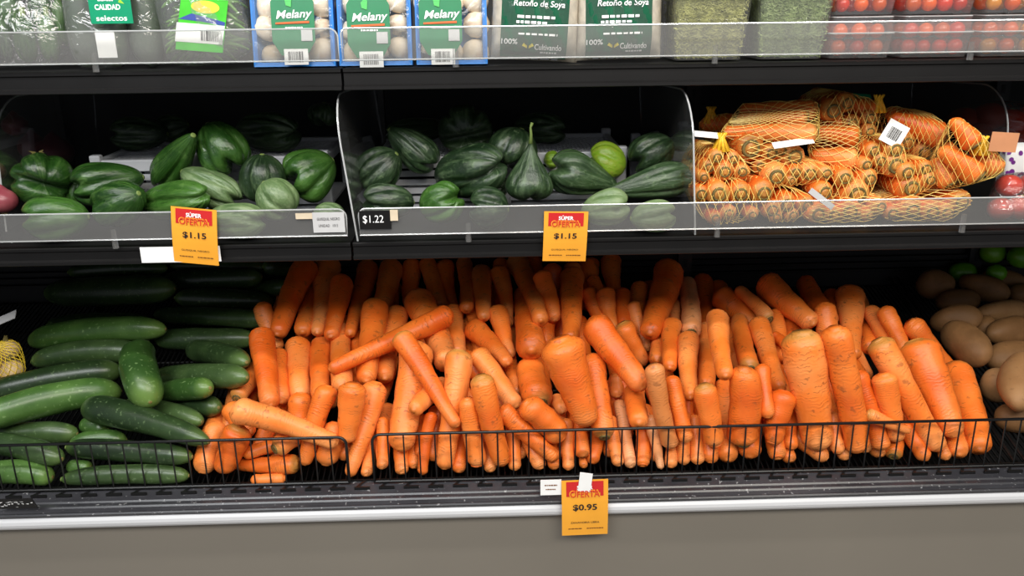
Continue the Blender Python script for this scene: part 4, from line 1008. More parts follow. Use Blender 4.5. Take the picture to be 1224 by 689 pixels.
def ball_bag(label, balls, mat, name, part, group=None, cat='bag'):
    c = sum((b[0] for b in balls), Vector())/len(balls); z = min(b[0].z-b[1] for b in balls)
    t = empty(name, Vector((c.x, c.y, z)), label, cat, group); P = []
    for c_, r in balls:
        b = MB().sphere(c_, r, r, r*0.9, 14, 10); P += b.v; o = b.build(part, mat, t, world=True, smooth=True)
        disc(o, c_+Vector((0, 0, r*0.86)), Vector((0, 0, 1)), r*0.16, 'stem_pale', 'stem_scar', dome=0.3)
    film_hull(t, P, grow=0.003); return t
ball_bag('film bag of pale red tomatoes at the back beyond the divider', [(onY(x, y, Y), r) for x, y, Y, r in ((1152, 146, 1.60, .034), (1182, 140, 1.58, .033), (1208, 148, 1.58, .034), (1235, 142, 1.58, .034), (1168, 162, 1.57, .03), (1198, 168, 1.56, .03), (1226, 166, 1.56, .03))], 'tomato_red', 'tomato_bag', 'tomato', 'tomato bags beyond the divider')
ball_bag('film bag of red tomatoes in front beyond the divider behind the fence', [(onY(x, y, Y), r) for x, y, Y, r in ((1196, 250, 1.30, .022), (1220, 248, 1.30, .024), (1244, 246, 1.31, .024), (1206, 222, 1.33, .022), (1232, 222, 1.34, .024), (1258, 222, 1.34, .024))], 'tomato_red', 'tomato_bag', 'tomato', 'tomato bags beyond the divider')
A = onY(1212, 196, 1.40); t = empty('printed_pouch', A-Vector((0, 0, 0.03)), 'purple and white printed pouch beyond the divider', 'pouch')
def pillow(w_, h_, d_, nx=14, nz=14, seed=0, wr=0.0015):
    def surf(x, z):
        u, v = min(1, abs(2*x/w_)), min(1, abs(2*z/h_)); return -d_/2*((1-u**4)*(1-v**4))**0.6 + wr*math.sin(x*210+seed+z*90)*(1-u*u)*(1-v*v)
    b = MB()
    for sgn in (1, -1):
        base = len(b.v)
        for i in range(nx+1):
            for j in range(nz+1):
                x = -w_/2+w_*i/nx; z = -h_/2+h_*j/nz; b.v.append(Vector((x, sgn*surf(x, z), z)))
        for i in range(nx):
            for j in range(nz):
                a = base+i*(nz+1)+j; f = (a, a+nz+1, a+nz+2, a+1); b.f.append(f if sgn > 0 else f[::-1]); b.uv.append(None)
    return b, surf
b, sf = pillow(0.10, 0.075, 0.035, seed=2); 
o = b.build('pouch_body', 'paper_white', t, smooth=True); o.location = (0.02, 0, 0.032)
pm = MB()
for k in range(16):
    x, z = rnd.uniform(-0.045, 0.04), rnd.uniform(-0.03, 0.03); s_ = rnd.uniform(0.004, 0.009)
    pts = [(x+s_*math.cos(a)*0.9, z+s_*math.sin(a)) for a in [2*math.pi*q/7 for q in range(7)]]
    pm.poly([(px_, sf(px_, pz_)-0.0008, pz_) for px_, pz_ in pts])
pm.build('printed_pattern', 'pouch_purple', o)

# ------------------------------------------------------------------ price tags
def price_tag(px, py_top, py_bot, wpx, Y, price, line, label, rot=0.0, tilt=0.0, yaw=0.0):
    A = onY(px, py_top, Y); B = onY(px, py_bot, Y); H = A.z-B.z; W = wpx/F_PX*(A-CAM).dot(CAM_R @ Vector((0, 0, -1)))
    t = empty('price_tag', Matrix.Translation(Vector((A.x, Y, A.z))) @ Matrix.Rotation(rot, 4, 'Y') @ Matrix.Rotation(tilt, 4, 'X') @ Matrix.Rotation(yaw, 4, 'Z'), label, 'price tag', 'orange offer tags')
    crv = lambda x, z: -0.004*math.sin(math.pi*min(1, max(0, -z/H)))*0.6
    b = MB(); K = 8
    for k in range(K):
        z0, z1 = -H*k/K, -H*(k+1)/K
        b.quad((-W/2, crv(0, z0), z0), (W/2, crv(0, z0), z0), (W/2, crv(0, z1), z1), (-W/2, crv(0, z1), z1))
        b.quad((-W/2, crv(0, z0)+0.0004, z0), (W/2, crv(0, z0)+0.0004, z0), (W/2, crv(0, z1)+0.0004, z1), (-W/2, crv(0, z1)+0.0004, z1))
    b.build('card', 'tag_orange', t)
    hb = MB(); s1, s2 = -H*0.025, -H*0.22
    for k in range(4):
        z0 = s1+(s2-s1)*k/4; z1 = s1+(s2-s1)*(k+1)/4
        hb.quad((-W*0.40, crv(0, z0)-0.0005, z0), (W*0.40, crv(0, z0)-0.0005, z0), (W*0.40, crv(0, z1)-0.0005, z1), (-W*0.40, crv(0, z1)-0.0005, z1))
    for sx in (-1, 1):
        x0, x1 = sorted((sx*W*0.40, sx*W*0.33)); hb.quad((x0, crv(0, s2)-0.0005, s2), (x1, crv(0, s2)-0.0005, s2), (x1, crv(0, -H*.28)-0.0005, -H*.28), (x0, crv(0, -H*.28)-0.0005, -H*.28))
    hb.build('red_header', 'tag_red', t)
    lettering('SÚPER', t, 'ink_white', 0, -H*0.115, W*0.34, H*0.09, -0.0012, bold=0.03, surf=crv)
    lettering('OFERTA', t, 'tag_orange', 0, -H*0.235, W*0.68, H*0.135, -0.0009, bold=0.055, surf=crv)
    lettering('OFERTA', t, 'ink_red', 0, -H*0.235, W*0.64, H*0.115, -0.0014, bold=0.012, surf=crv)
    lettering(price, t, 'ink_black', 0, -H*0.48, W*0.52, H*0.125, -0.0010, bold=0.02, surf=crv)
    lettering(line, t, 'ink_black', 0, -H*0.755, W*0.62, H*0.036, -0.0008, surf=crv)
    sm = MB()
    for x0, x1 in ((-0.36, -0.06), (0.04, 0.40)):
        x = x0
        while x < x1-0.02:
            q = min(x1, x+rnd.uniform(0.03, 0.07)); sm.quad((x*W, crv(0, -H*.87)-0.0008, -H*.862), (q*W, crv(0, -H*.87)-0.0008, -H*.862), (q*W, crv(0, -H*.88)-0.0008, -H*.880), (x*W, crv(0, -H*.88)-0.0008, -H*.880)); x = q+0.012
    sm.build('fine_print', 'ink_brown', t)
    return t, H, W
price_tag(231.5, 249, 318, 54, MID_Y-0.016, '$1.15', 'GUISQUIL NEGRO', 'orange offer tag tilted over the white shelf strip, price $1.15', math.radians(6.5), 0.10)
price_tag(677, 253, 315, 53, MID_Y-0.016, '$1.15', 'GUISQUIL NEGRO', 'straight orange offer tag $1.15 hanging below the pear-shaped chayote', math.radians(1.5), 0.14)
tg, H_, W_ = price_tag(699, 574, 641, 56, 1.106, '$0.95', 'ZANAHORIA LIBRA', 'orange offer tag $0.95 taped to the case bumper under the carrots', math.radians(-1), 0.03)
MB().plate([(-0.012, -0.020), (0.009, -0.022), (0.013, 0.012), (-0.008, 0.016)], -0.0026, -0.0016).build('tape', 'paper_white', tg)
def flat_label(name, x0, x1, y0, y1, Y, mat, label, cat, texts=(), rot=0.0, tilt=0.0, th=0.0005):
    A = onY(x0, y0, Y); B = onY(x1, y1, Y); W, H = B.x-A.x, A.z-onY(x0, y1, Y).z; c = onY((x0+x1)/2, (y0+y1)/2, Y)
    t = empty(name, Matrix.Translation(c) @ Matrix.Rotation(rot, 4, 'Y') @ Matrix.Rotation(tilt, 4, 'X'), label, cat)
    MB().box(-W/2, W/2, -th, th, -H/2, H/2).build('card', mat, t)
    for s, ink, cx, cz, w_, h_ in texts: lettering(s, t, ink, cx*W, cz*H, w_*W, h_*H, -th-0.0004)
    return t, W, H
R08 = math.radians(-0.8)
flat_label('shelf_strip', 167, 265, 295, 313.5, MID_Y-0.006, 'paper_white', 'blank white paper strip on the shelf rail behind the tilted tag', 'label')
flat_label('shelf_sticker', 373, 413, 254, 278, MID_Y-0.0125, 'paper_grey', 'pale shelf sticker with two printed lines at the seam of the shelves', 'sticker', (('GUISQUIL NEGRO', 'ink_black', 0, 0.16, 0.72, 0.16), ('UNIDAD   1013', 'ink_black', -0.02, -0.16, 0.6, 0.14)))
flat_label('price_sticker', 429, 468, 252, 274, MID_Y-0.0125, 'black_plastic', 'black price sticker reading $1.22 on the clear fence', 'sticker', (('$1.22', 'ink_white', -0.06, 0.02, 0.66, 0.46),))
flat_label('tape_scrap', 353, 374, 255, 262, MID_Y-0.0125, 'tape_beige', 'torn beige tape scrap beside the pale shelf sticker', 'tape')
flat_label('tape_scrap', 466, 476, 251, 264, MID_Y-0.0132, 'tape_beige', 'torn beige tape scrap beside the black price sticker', 'tape')
flat_label('rail_label', 646, 671, 574, 592, 1.1085, 'paper_white', 'small white label on the black rail beside the taped tag', 'label', (('~', 'ink_brown', 0, 0.15, 0.6, 0.12), ('~', 'ink_brown', 0, -0.12, 0.5, 0.10)))
st, W, H = flat_label('worn_sticker', -12, 44, 594, 611, 1.112, 'black_plastic', 'worn black sticker with scratched white marks on the front rail', 'sticker', tilt=0.4)
sc = MB()
for k in range(26):
    x, z = rnd.uniform(-0.45, 0.42)*W, rnd.uniform(-0.3, 0.3)*H; a = rnd.uniform(0.002, 0.008); sc.poly([(x, -0.0008, z), (x+a, -0.0008, z+rnd.uniform(-.001, .002)), (x+a*0.7, -0.0008, z-0.0016)])
sc.build('scratches', 'ink_white', st)

# ------------------------------------------------------------------ upper shelf
def cuke_pack(xs, label, Y=1.30, lab=None, sticker=False):
    base = onY((xs[0][0]+xs[-1][0])/2, 75, Y); t = empty('cucumber_pack', Vector((base.x, Y+0.03, top_z(Y)+0.001)), label, 'packed cucumbers', 'film-packed cucumbers'); P = []
    for k, (x, wpx) in enumerate(xs):
        r = wpx/2/F_PX*1.28; c = onY(x, 75, Y+r+0.004); z = top_z(c.y)+0.003
        b = spindle(Vector((c.x, c.y, z)), Vector((c.x+0.003, c.y+0.012, z+0.20)), r, r*0.97, 'cucumber', 60+k*5+int(x), n=16); P += b.v
        b.build('cucumber', 'cucumber_bright' if k % 2 else 'cucumber', t, world=True, smooth=True)
    film_hull(t, P, grow=0.003, seed=xs[0][0], mat='film_soft')
    return t
def front_frame(px, py, Y):      # local card frame facing the aisle
    return Matrix.Translation(onY(px, py, Y))
M_ = 1.25/F_PX                    # metres per pixel on the upper shelf
t = cuke_pack([(104, 34), (138, 36)], 'film pack of two cucumbers with a green printed label', 1.30)
lab = empty('tmp', front_frame(131, 0, 1.294)); 
def as_part(o, parent):
    W_ = WM[o.name]; o.parent = parent; o.matrix_parent_inverse = Matrix.Identity(4); o.matrix_basis = WM[parent.name].inverted() @ W_; 
def sub_frame(parent, M, name, b, mat):
    """a part with its own local frame inside a thing"""
    o = b.build(name, mat, parent); L = WM[parent.name].inverted() @ M; o.matrix_basis = L; WM[o.name] = M; return o
bpy.data.objects.remove(lab)
pl = sub_frame(t, front_frame(131, 4, 1.2935), 'printed_label', MB().box(-24*M_, 24*M_, -0.0004, 0.0004, -22*M_, 34*M_), 'label_teal')
lettering('CALIDAD', pl, 'ink_white', -3*M_, -4*M_, 29*M_, 6*M_, bold=0.03); lettering('selectos', pl, 'ink_white', 0, -16*M_, 35*M_, 6*M_, bold=0.01); lettering('~', pl, 'ink_white', -4*M_, 4*M_, 18*M_, 4*M_)
MB().poly([(10*M_, -0.0007, 1*M_), (17*M_, -0.0007, -1*M_), (12*M_, -0.0007, 5*M_)]).build('leaf_mark', 'ink_lime', pl)
sub_frame(t, front_frame(127, 53, 1.2935), 'white_sticker', MB().plate(rounded(-11*M_, 11*M_, -15*M_, 15*M_, 0.003, 0.003), -0.0004, 0.0004), 'paper_white')
cuke_pack([(180, 42)], 'single thick cucumber in film between the labelled pack and the beans', 1.305)

# bag of green peppers
base = onY(40, 75, 1.31); t = empty('pepper_bag', Vector((base.x, 1.34, top_z(1.30)+0.002)), 'glossy film bag of green peppers at the end of the upper shelf', 'bag of peppers'); P = []
for k, (x, y, wpx, Y) in enumerate(((6, 62, 34, 1.33), (34, 60, 30, 1.325), (62, 62, 28, 1.33), (84, 64, 0, 0), (14, 22, 36, 1.35), (52, 18, 34, 1.345), (-22, 55, 32, 1.34), (74, 30, 24, 1.35))):
    if not wpx: continue
    c = onY(x, y, Y); r = wpx/2*M_; z0 = max(c.z-0.035, top_z(Y)+0.010)
    b = chayote_mesh(Vector((c.x, Y, z0+0.075)), Vector((c.x, Y-0.004, z0)), r*0.9, r*0.85, 700+k, n=24, K=14, fold=1.2); P += b.v
    o = b.build('pepper', 'chayote_bright', t, world=True, smooth=True); MB().tube([Vector((c.x, Y, z0+0.072)), Vector((c.x+0.002, Y, z0+0.088))], [0.005, 0.004], 7).build('stem', 'stem_pale', o, world=True)
film_hull(t, P, grow=0.006, seed=3)

# bag of green beans
base = onY(248, 75, 1.31); t = empty('bean_bag', Vector((base.x, 1.33, top_z(1.36)+0.004)), 'film bag of green beans with a green and yellow label', 'bag of beans'); P = []; rb = random.Random(11); bm_ = []
for k in range(6):
    L = 0.10; r = 0.0042; bn = Vector((0, rb.uniform(-0.006, 0.006), rb.uniform(0.006, 0.02)))
    bm_.append(spindle(Vector((-L/2, 0, 0)), Vector((L/2, 0, 0)), r, r*0.9, 'cucumber', 30+k, bn, n=7))
bme = [b.mesh('green_bean') for b in bm_]
for me in bme: me.materials.append(MT['bean']); me.polygons.foreach_set('use_smooth', [True]*len(me.polygons))
for k in range(64):
    u = rb.uniform(-1, 1); layer = k // 16; z = 0.010+0.125*((k % 16)/16); wd = 0.050*(1-0.25*(z/0.13))
    loc = Vector((u*wd*0.45, -0.028+0.016*layer+rb.uniform(-0.004, 0.004), z)); o = bpy.data.objects.new('green_bean', bme[k % 6]); COL.objects.link(o); o.parent = t
    a = rb.uniform(-0.35, 0.35) if u < 0 else rb.uniform(-0.7, 0.3)
    Mx = Matrix.Translation(loc) @ Matrix.Rotation(a, 4, 'Y') @ Matrix.Rotation(rb.uniform(-0.2, 0.2), 4, 'Z'); o.matrix_basis = Mx
    P += [WM[t.name] @ Mx @ v for v in bm_[k % 6].v[::6]]
film_hull(t, P, grow=0.004, seed=5, mat='film_soft')
MT_ = Matrix.Rotation(math.radians(5), 4, 'Y')
pl = sub_frame(t, front_frame(240, 30, 1.287) @ MT_, 'printed_label', MB().plate([(-30*M_, -29*M_), (24*M_, -29*M_), (32*M_, 29*M_), (-21*M_, 29*M_)], -0.0004, 0.0004), 'label_bright')
MB().plate([(-30*M_, -20*M_), (24*M_, -20*M_), (27.5*M_, 1*M_), (-27*M_, 1*M_)], -0.0009, -0.0005).build('white_panel', 'paper_white', pl)
MB().plate([(-25*M_, 5*M_), (-10*M_, 12*M_), (8*M_, 9*M_), (28*M_, 5*M_), (27*M_, 1*M_), (0, 4*M_)], -0.0009, -0.0005).build('blue_band', 'ink_blue', pl)
MB().plate([(6*M_+16*M_*math.cos(a), 20*M_+7*M_*math.sin(a)) for a in [2*math.pi*k/20 for k in range(20)]], -0.0009, -0.0005).build('yellow_oval', 'ink_yellow', pl)
bb = MB(); x = 0.0
while x < 20*M_: bb.box(x, x+0.0007, -0.0014, -0.001, -17*M_, -6*M_); x += rb.choice((0.0012, 0.0018, 0.0024))
bb.build('barcode', 'ink_black', pl)

# mushroom trays
def mushroom_tray(xa, xb, label, seed, ly, dx=0):
    Y = 1.302; cx = onY((xa+xb)/2, 75, Y).x; W = (xb-xa)*M_*0.97; H = 0.155; rr = random.Random(seed)
    t = empty('mushroom_tray', Matrix.Translation((cx, Y, top_z(Y)+0.001)) @ Matrix.Rotation(math.radians(-7), 4, 'X'), label, 'mushroom tray', 'blue mushroom trays')
    b = MB(); D = 0.045
    out = rounded(-W/2, W/2, 0, H, 0.012, 0.012); inn = rounded(-W/2+0.007, W/2-0.007, 0.007, H-0.007, 0.009, 0.009); bot = rounded(-W/2+0.012, W/2-0.012, 0.012, H-0.012, 0.008, 0.008)
    n = len(out); lay = [[(p[0], 0.0, p[1]) for p in inn], [(p[0], -0.0015, p[1]) for p in out], [(p[0], 0.004, p[1]) for p in out], [(p[0]*0.97, D, p[1]*0.97+0.002) for p in out]]
    for l in lay: b.v += [Vector(p) for p in l]
    for l in range(3):
        for j in range(n):
            j2 = (j+1) % n; b.f.append((l*n+j, l*n+j2, (l+1)*n+j2, (l+1)*n+j)); b.uv.append(None)
    b.f.append(tuple(3*n+j for j in range(n))); b.uv.append(None)
    m0 = len(b.v); b.v += [Vector((p[0], D-0.004, p[1])) for p in bot]
    for j in range(n): b.f.append((j, (j+1) % n, m0+(j+1) % n, m0+j)); b.uv.append(None)
    b.f.append(tuple(m0+j for j in range(n))[::-1]); b.uv.append(None)
    b.build('tray', 'tray_blue', t)
    for z in (0.026, 0.064, 0.102, 0.136):
        for x in (-0.33, 0.0, 0.33):
            r = rr.uniform(0.019, 0.0245); c = Vector((x*W+rr.uniform(-.003, .003), 0.020+rr.uniform(-0.003, 0.004), z+rr.uniform(-.005, .005)))
            R = []; vv = []; tl = Matrix.Rotation(rr.uniform(-0.9, 0.9), 3, 'Y') @ Matrix.Rotation(rr.uniform(0.2, 1.4), 3, 'X')
            for k, (fr, hh) in enumerate(((0.03, 0.72), (0.4, 0.66), (0.75, 0.45), (0.96, 0.12), (1.0, -0.12), (0.92, -0.30), (0.6, -0.26), (0.38, -0.3), (0.36, -0.75), (0.3, -0.85))):
                R.append([c+tl @ Vector((r*fr*math.cos(2*math.pi*j/12), r*fr*math.sin(2*math.pi*j/12), r*hh)) for j in range(12)]); vv.append(k/9)
            MB().rings(R, vv).build('mushroom', 'mushroom', t, smooth=True)
    fb = MB(); K = 8
    fs_ = lambda x, z: -0.006*(1-abs(2*x/W)**3)*(1-abs(2*z/H-1)**3)
    for i in range(K):
        for j in range(K):
            g_ = lambda a, c_: (-W/2+0.003+(W-0.006)*a/K, fs_(-W/2+W*a/K, H*c_/K)-0.002, 0.003+(H-0.006)*c_/K)
            fb.quad(g_(i, j), g_(i+1, j), g_(i+1, j+1), g_(i, j+1))
    fb.build('film', 'film_tight', t)
    lx = dx*M_; w2 = 25*M_; z0 = ly*M_
    so = lambda x, z: -0.0095
    lb = MB().plate([(lx-w2*0.6, z0-10*M_), (lx+w2*0.6, z0-10*M_), (lx+w2, z0+6*M_), (lx+w2, z0+50*M_), (lx+w2*0.7, z0+62*M_), (lx-w2*0.7, z0+62*M_), (lx-w2, z0+50*M_), (lx-w2, z0+6*M_)], -0.0095, -0.009).build('printed_label', 'label_green', t)
    lettering('Melany', lb, 'ink_white', lx+2*M_, z0+35*M_, 42*M_, 12*M_, -0.0012, shear=0.25, bold=0.015, surf=so, rot=0.04)
    MB().plate([(lx-20*M_, z0+25*M_), (lx+19*M_, z0+26*M_), (lx+19*M_, z0+28.5*M_), (lx-20*M_, z0+27*M_)], -0.0108, -0.0100).build('underline', 'ink_orange', lb)
    MB().plate([(lx-7*M_, z0+46*M_), (lx-1*M_, z0+44*M_), (lx+0*M_, z0+54*M_), (lx-4*M_, z0+56*M_), (lx-8*M_, z0+52*M_)], -0.0108, -0.0100).build('leaf_mark', 'ink_leaf', lb)
    lettering('~', lb, 'ink_white', lx+1*M_, z0+21*M_, 20*M_, 2.6*M_, -0.0012, surf=so)
    MB().box(lx+9*M_, lx+22*M_, -0.0108, -0.0100, z0+6*M_, z0+19*M_).build('code_patch', 'paper_grey', lb)
    sk = MB().box(lx-12*M_, lx+16*M_, -0.0112, -0.0106, z0-21*M_, z0-3*M_).build('barcode_sticker', 'paper_white', t)
    bb = MB(); x = lx-7*M_
    while x < lx+10*M_: bb.box(x, x+0.0007, -0.0120, -0.0115, z0-18*M_, z0-6*M_); x += rr.choice((0.0012, 0.0018, 0.0024))
    bb.build('barcode', 'ink_black', sk)
mushroom_tray(303, 402, 'blue mushroom tray with green label next to the bag of beans', 1, 22, 2)
mushroom_tray(405, 494, 'blue mushroom tray with pale caps just past the shelf seam', 2, 18, -6)
mushroom_tray(497, 584, 'blue mushroom tray beside the green sprout bags, label lower', 3, 20, -12)

# soy sprout bags
def sprout_bag(xa, xb, label, rot, seed):
    Y = 1.325; W, H = (xb-xa)*M_, 0.17; c = onY((xa+xb)/2, 75, Y)
    t = empty('sprout_bag', Matrix.Translation((c.x, Y, top_z(Y)+0.004)) @ Matrix.Rotation(rot, 4, 'Y'), label, 'bag of sprouts', 'green soy sprout bags')
    b, sf = pillow(W, H, 0.06, 18, 18, seed); o = b.build('bag', 'sprout_soy', t, smooth=True); o.location = (0, 0, H/2)
    b2, sf2 = pillow(W*1.02, H*1.01, 0.066, 18, 18, seed+1, 0.0025); f = b2.build('clear_film', 'film_tight', t, smooth=True); f.location = (0, 0, H/2)
    pb = MB(); N = 14; x0, x1, z0, z1 = -W*0.40, W*0.36, -H/2+0.004, H/2-0.03
    for i in range(N):
        for j in range(N):
            g_ = lambda a, c_: (x0+(x1-x0)*a/N, sf(x0+(x1-x0)*a/N, z0+(z1-z0)*c_/N)-0.0022-0.0010*math.sin(a*1.7+c_*0.9+seed), z0+(z1-z0)*c_/N)
            pb.quad(g_(i, j), g_(i+1, j), g_(i+1, j+1), g_(i, j+1))
    p = pb.build('printed_panel', 'bag_green', t, smooth=True); p.location = (0, 0, H/2)
    zz = lambda py: (71-py)*M_-H/2
    T = lambda s, x, y, w_, h_, ink='ink_white', **k: lettering(s, p, ink, x*M_, zz(y), w_*M_, h_*M_, -0.0042, surf=sf, **k)
    T('Retoño de Soya', 2, 9, 60, 9, shear=0.15, bold=0.012); T('100%', -31, 51, 19, 6, bold=0.01); T('Cultivando', 15, 56, 32, 6.5, bold=0.01); T('~', 16, 62, 20, 2.4)
    T('~', -1, 23, 44, 4); T('~', -6, 29, 36, 4); T('~', 2, 42, 46, 3); T('~', -2, 69, 60, 2.6)
    q = MB()
    for sx in (-1, 1): q.poly([(-9*M_+sx*1*M_, sf(-9*M_, zz(58))-0.0042, zz(58)), (-9*M_+sx*7*M_, sf(-9*M_, zz(56))-0.0042, zz(55)), (-9*M_+sx*5*M_, sf(-9*M_, zz(53))-0.0042, zz(52)), (-9*M_+sx*1*M_, sf(-9*M_, zz(53))-0.0042, zz(55))])
    q.build('sprout_mark', 'ink_yellow', p)
sprout_bag(586, 690, 'green printed soy sprout bag standing against the mushroom tray', math.radians(3.5), 1)
sprout_bag(687, 790, 'green printed soy sprout bag with crinkled clear edge beside the sprout tubs', math.radians(-1), 5)

# sprout tubs
def sprout_tub(xa, xb, mat, label, seed):
    Y = 1.33; W = (xb-xa)*M_; Hh = 0.104; c = onY((xa+xb)/2, 75, Y); rr = random.Random(seed); D = W*0.9
    t = empty('sprout_tub', Matrix.Translation((c.x, Y+D/2-0.03, top_z(Y+D/2-0.03)+0.002)) @ Matrix.Rotation(TILT, 4, 'X'), label, 'sprout tub', 'clear sprout tubs')
    def ring(f, z): 
        w_, d_ = W/2*f, D/2*f; q = 0.012; return [Vector((sx*(w_-q)+q*math.cos(a)*1, sy*(d_-q)+q*math.sin(a), z)) for sx, sy, a0 in ((1, 1, 0), (-1, 1, 1), (-1, -1, 2), (1, -1, 3)) for a in [math.pi/2*(a0+k/3) for k in range(4)]]
    MB().rings([ring(0.86, 0.0), ring(0.88, 0.03), ring(0.91, 0.034), ring(0.93, 0.055), ring(0.95, 0.058), ring(0.98, Hh-0.008), ring(1.03, Hh-0.006), ring(1.03, Hh)], [0]*8).build('tub', 'clamshell', t, smooth=False)
    MB().rings([ring(1.05, Hh-0.004), ring(1.06, Hh+0.004), ring(0.96, Hh+0.006), ring(0.94, Hh+0.003)], [0]*4).build('lid', 'clamshell_edge', t)
    core = MB().rings([ring(0.78, 0.004), ring(0.86, Hh*0.9)], [0, 1]).build('sprout_mass', mat, t)
    s = MB()
    for k in range(1800):
        face = rr.random(); z = rr.uniform(0.004, Hh*0.93); f = 0.80+0.09*z/Hh; u = rr.uniform(-1, 1)
        if face < 0.6: p = Vector((u*W/2*f, -D/2*f-0.0005, z))
        elif face < 0.75: p = Vector((-W/2*f, u*D/2*f, z))
        elif face < 0.9: p = Vector((W/2*f, u*D/2*f, z))
        else: p = Vector((u*W/2*f, rr.uniform(-1, 1)*D/2*f, Hh*0.92))
        a = rr.uniform(0, 6.28); L = rr.uniform(0.006, 0.014); dd = Vector((math.cos(a), 0.2*rr.uniform(-1, 1), math.sin(a)*0.8)) if face < 0.6 or face > 0.9 else Vector((0.15*rr.uniform(-1, 1), math.cos(a), math.sin(a)*0.8))
        m = dd.orthogonal().normalized()*L*rr.uniform(-0.3, 0.3); pp = [p-dd*L/2, p+m, p+dd*L/2]
        for q in pp: q.z = min(max(q.z, 0.002), Hh*0.95)
        s.tube(pp, 0.00055, 3, cap=False)
    so = s.build('sprouts', mat, t); so['kind'] = 'stuff'
sprout_tub(795, 890, 'sprout_a', 'clear tub of yellowish alfalfa sprouts beside the soy sprout bag', 1)
sprout_tub(893, 984, 'sprout_b', 'clear tub of greener alfalfa sprouts beside the tomato boxes', 2)

# tomato clamshells, two high
def tomato_box(xa, xb, level, mats, label, seed):
    Y = 1.305; W = (xb-xa)*M_*0.97; Hh = 0.066; D = 0.11; c = onY((xa+xb)/2, 75, Y); rr = random.Random(seed)
    t = empty('tomato_box', Matrix.Translation((c.x, Y+D/2, top_z(Y+D/2)+0.002+level*(Hh+0.003))) @ Matrix.Rotation(TILT, 4, 'X'), label, 'tomato box', 'clear tomato boxes')
    def ring(f, z):
        w_, d_ = W/2*f, D/2*f; q = 0.008; return [Vector((sx*(w_-q)+q*math.cos(a), sy*(d_-q)+q*math.sin(a), z)) for sx, sy, a0 in ((1, 1, 0), (-1, 1, 1), (-1, -1, 2), (1, -1, 3)) for a in [math.pi/2*(a0+k/3) for k in range(4)]]
    MB().rings([ring(0.92, 0.0), ring(0.97, Hh*0.55), ring(1.0, Hh*0.56), ring(1.0, Hh*0.60)], [0]*4).build('base', 'clamshell', t)
    MB().rings([ring(1.0, Hh*0.61), ring(0.97, Hh*0.63), ring(0.93, Hh-0.002), ring(0.6, Hh)], [0]*4).build('lid', 'clamshell', t)
    MB().tube(ring(1.0, Hh*0.60), 0.0014, 5, closed=True).build('hinge_rim', 'clamshell_edge', t)
    MB().tube(ring(0.93, Hh-0.001), 0.0009, 5, closed=True).build('lid_edge', 'clamshell_edge', t)
    rows = 2; me = {}
    nx = max(3, int(W*0.9/0.0265))
    for iz in range(rows):
        for ix in range(nx):
            for iy in range(3):
                r = rr.uniform(0.0118, 0.0134); m = rr.choice(mats)
                p = Vector((-W*0.43+W*0.86*(ix+0.5)/nx+rr.uniform(-.001, .001), -D*0.33+D*0.33*iy, 0.016+iz*0.0265))
                if m not in me:
                    o = MB().sphere((0, 0, 0), 0.0126, 0.0126, 0.0126, 12, 8).build('tomato', m, t, smooth=True); me[m] = o.data
                else: o = bpy.data.objects.new('tomato', me[m]); COL.objects.link(o); o.parent = t
                o.location = p; o.scale = (r/0.0126,)*3
TB = ((987, 1068, ['tomato_red', 'tomato_orange'], 'next to the sprout tubs'), (1071, 1162, ['tomato_red', 'tomato_red', 'tomato_orange'], 'second along from the sprout tubs'), (1165, 1250, ['tomato_orange', 'tomato_gold', 'tomato_gold'], 'holding orange and yellow ones'))
for k, (a, b_, m, z) in enumerate(TB):
    for l in (0, 1): tomato_box(a, b_, l, m, f"clear box of cherry tomatoes {z}, {'upper' if l else 'lower'} of its stack", 10*k+l)

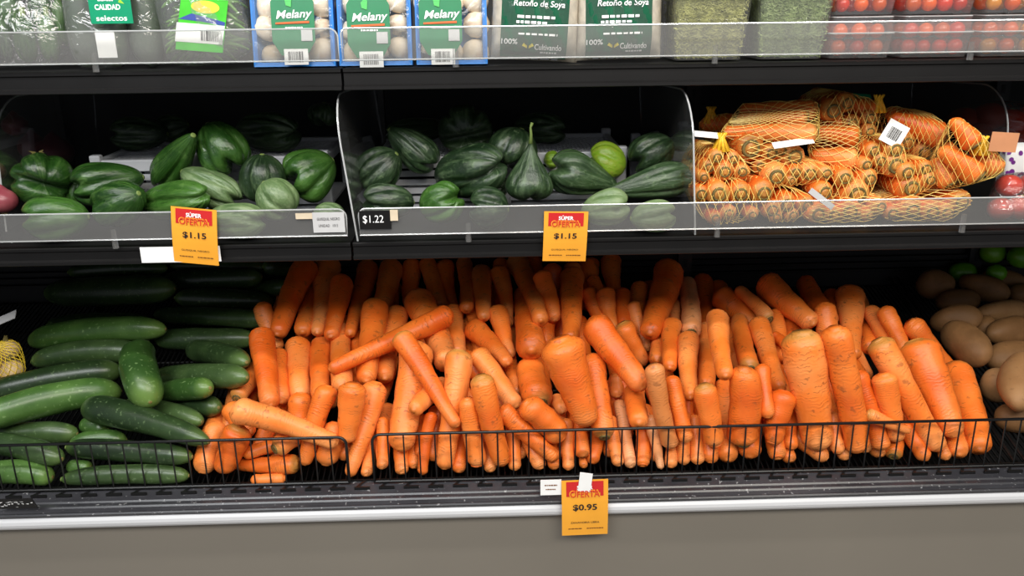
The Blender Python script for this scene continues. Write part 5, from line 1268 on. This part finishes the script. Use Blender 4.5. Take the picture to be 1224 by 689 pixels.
# yellow net bag and card at the end of the cucumbers
base = at(14, 445, tplane(14, 445, DECK_P+DECK_N*0.03, DECK_N)); P = []
t = empty('net_bag', base-Vector((0, 0, 0.03)), 'yellow net bag of garlic beside the loose cucumbers', 'bag of garlic'); hv = []
for k, (dx, dy, dz) in enumerate(((0, 0, 0.004), (-0.04, 0.02, 0.005), (-0.02, 0.03, 0.035), (-0.06, -0.02, 0.0), (-0.03, -0.02, 0.022))):
    b = MB().sphere(base+Vector((dx, dy, dz)), 0.024, 0.024, 0.021, 12, 9); hv += b.v; o = b.build('garlic_bulb', 'garlic_skin', t, world=True, smooth=True)
    MB().tube([base+Vector((dx, dy, dz+0.019)), base+Vector((dx+0.003, dy, dz+0.032))], [0.006, 0.003], 6).build('neck', 'dry_husk', o, world=True)
h = bmesh.new()
for v in hv: h.verts.new(v)
r_ = bmesh.ops.convex_hull(h, input=h.verts); bmesh.ops.delete(h, geom=[g for g in r_['geom_interior'] if isinstance(g, bmesh.types.BMVert)], context='VERTS')
bv = BVHTree.FromBMesh(h); cc = sum(hv, Vector())/len(hv); nb = MB(); V = {}; NI, NJ = 16, 26
for a in range(NI+1):
    th = math.pi*(a+0.3)/(NI+0.6)
    for j in range(NJ):
        ph = 2*math.pi*(j+0.5*(a % 2))/NJ; d = Vector((math.sin(th)*math.cos(ph), math.sin(th)*math.sin(ph), -math.cos(th))); q = bv.ray_cast(cc, d)[0] or cc+d*0.03; V[a, j] = q+d*0.0015
for a in range(NI):
    for j in range(NJ):
        for j2 in ((j, (j-1) % NJ) if a % 2 == 0 else (j, (j+1) % NJ)): nb.tube([V[a, j], V[a+1, j2]], 0.0008, 3, cap=False)
nb.build('net', 'net_bright', t, world=True); h.free()
A = onY(4, 381, 1.42); b = MB().box(-0.05, 0.028, -0.0006, 0.0006, -0.012, 0.008)
Mx = Matrix.Translation(A) @ Matrix.Rotation(math.radians(-22), 4, 'Y') @ Matrix.Rotation(-0.9, 4, 'X'); b.v = [Mx @ v for v in b.v]
o = b.build('leaflet', 'paper_grey'); tag(o, 'grey and green printed leaflet lying behind the garlic bag', 'leaflet')
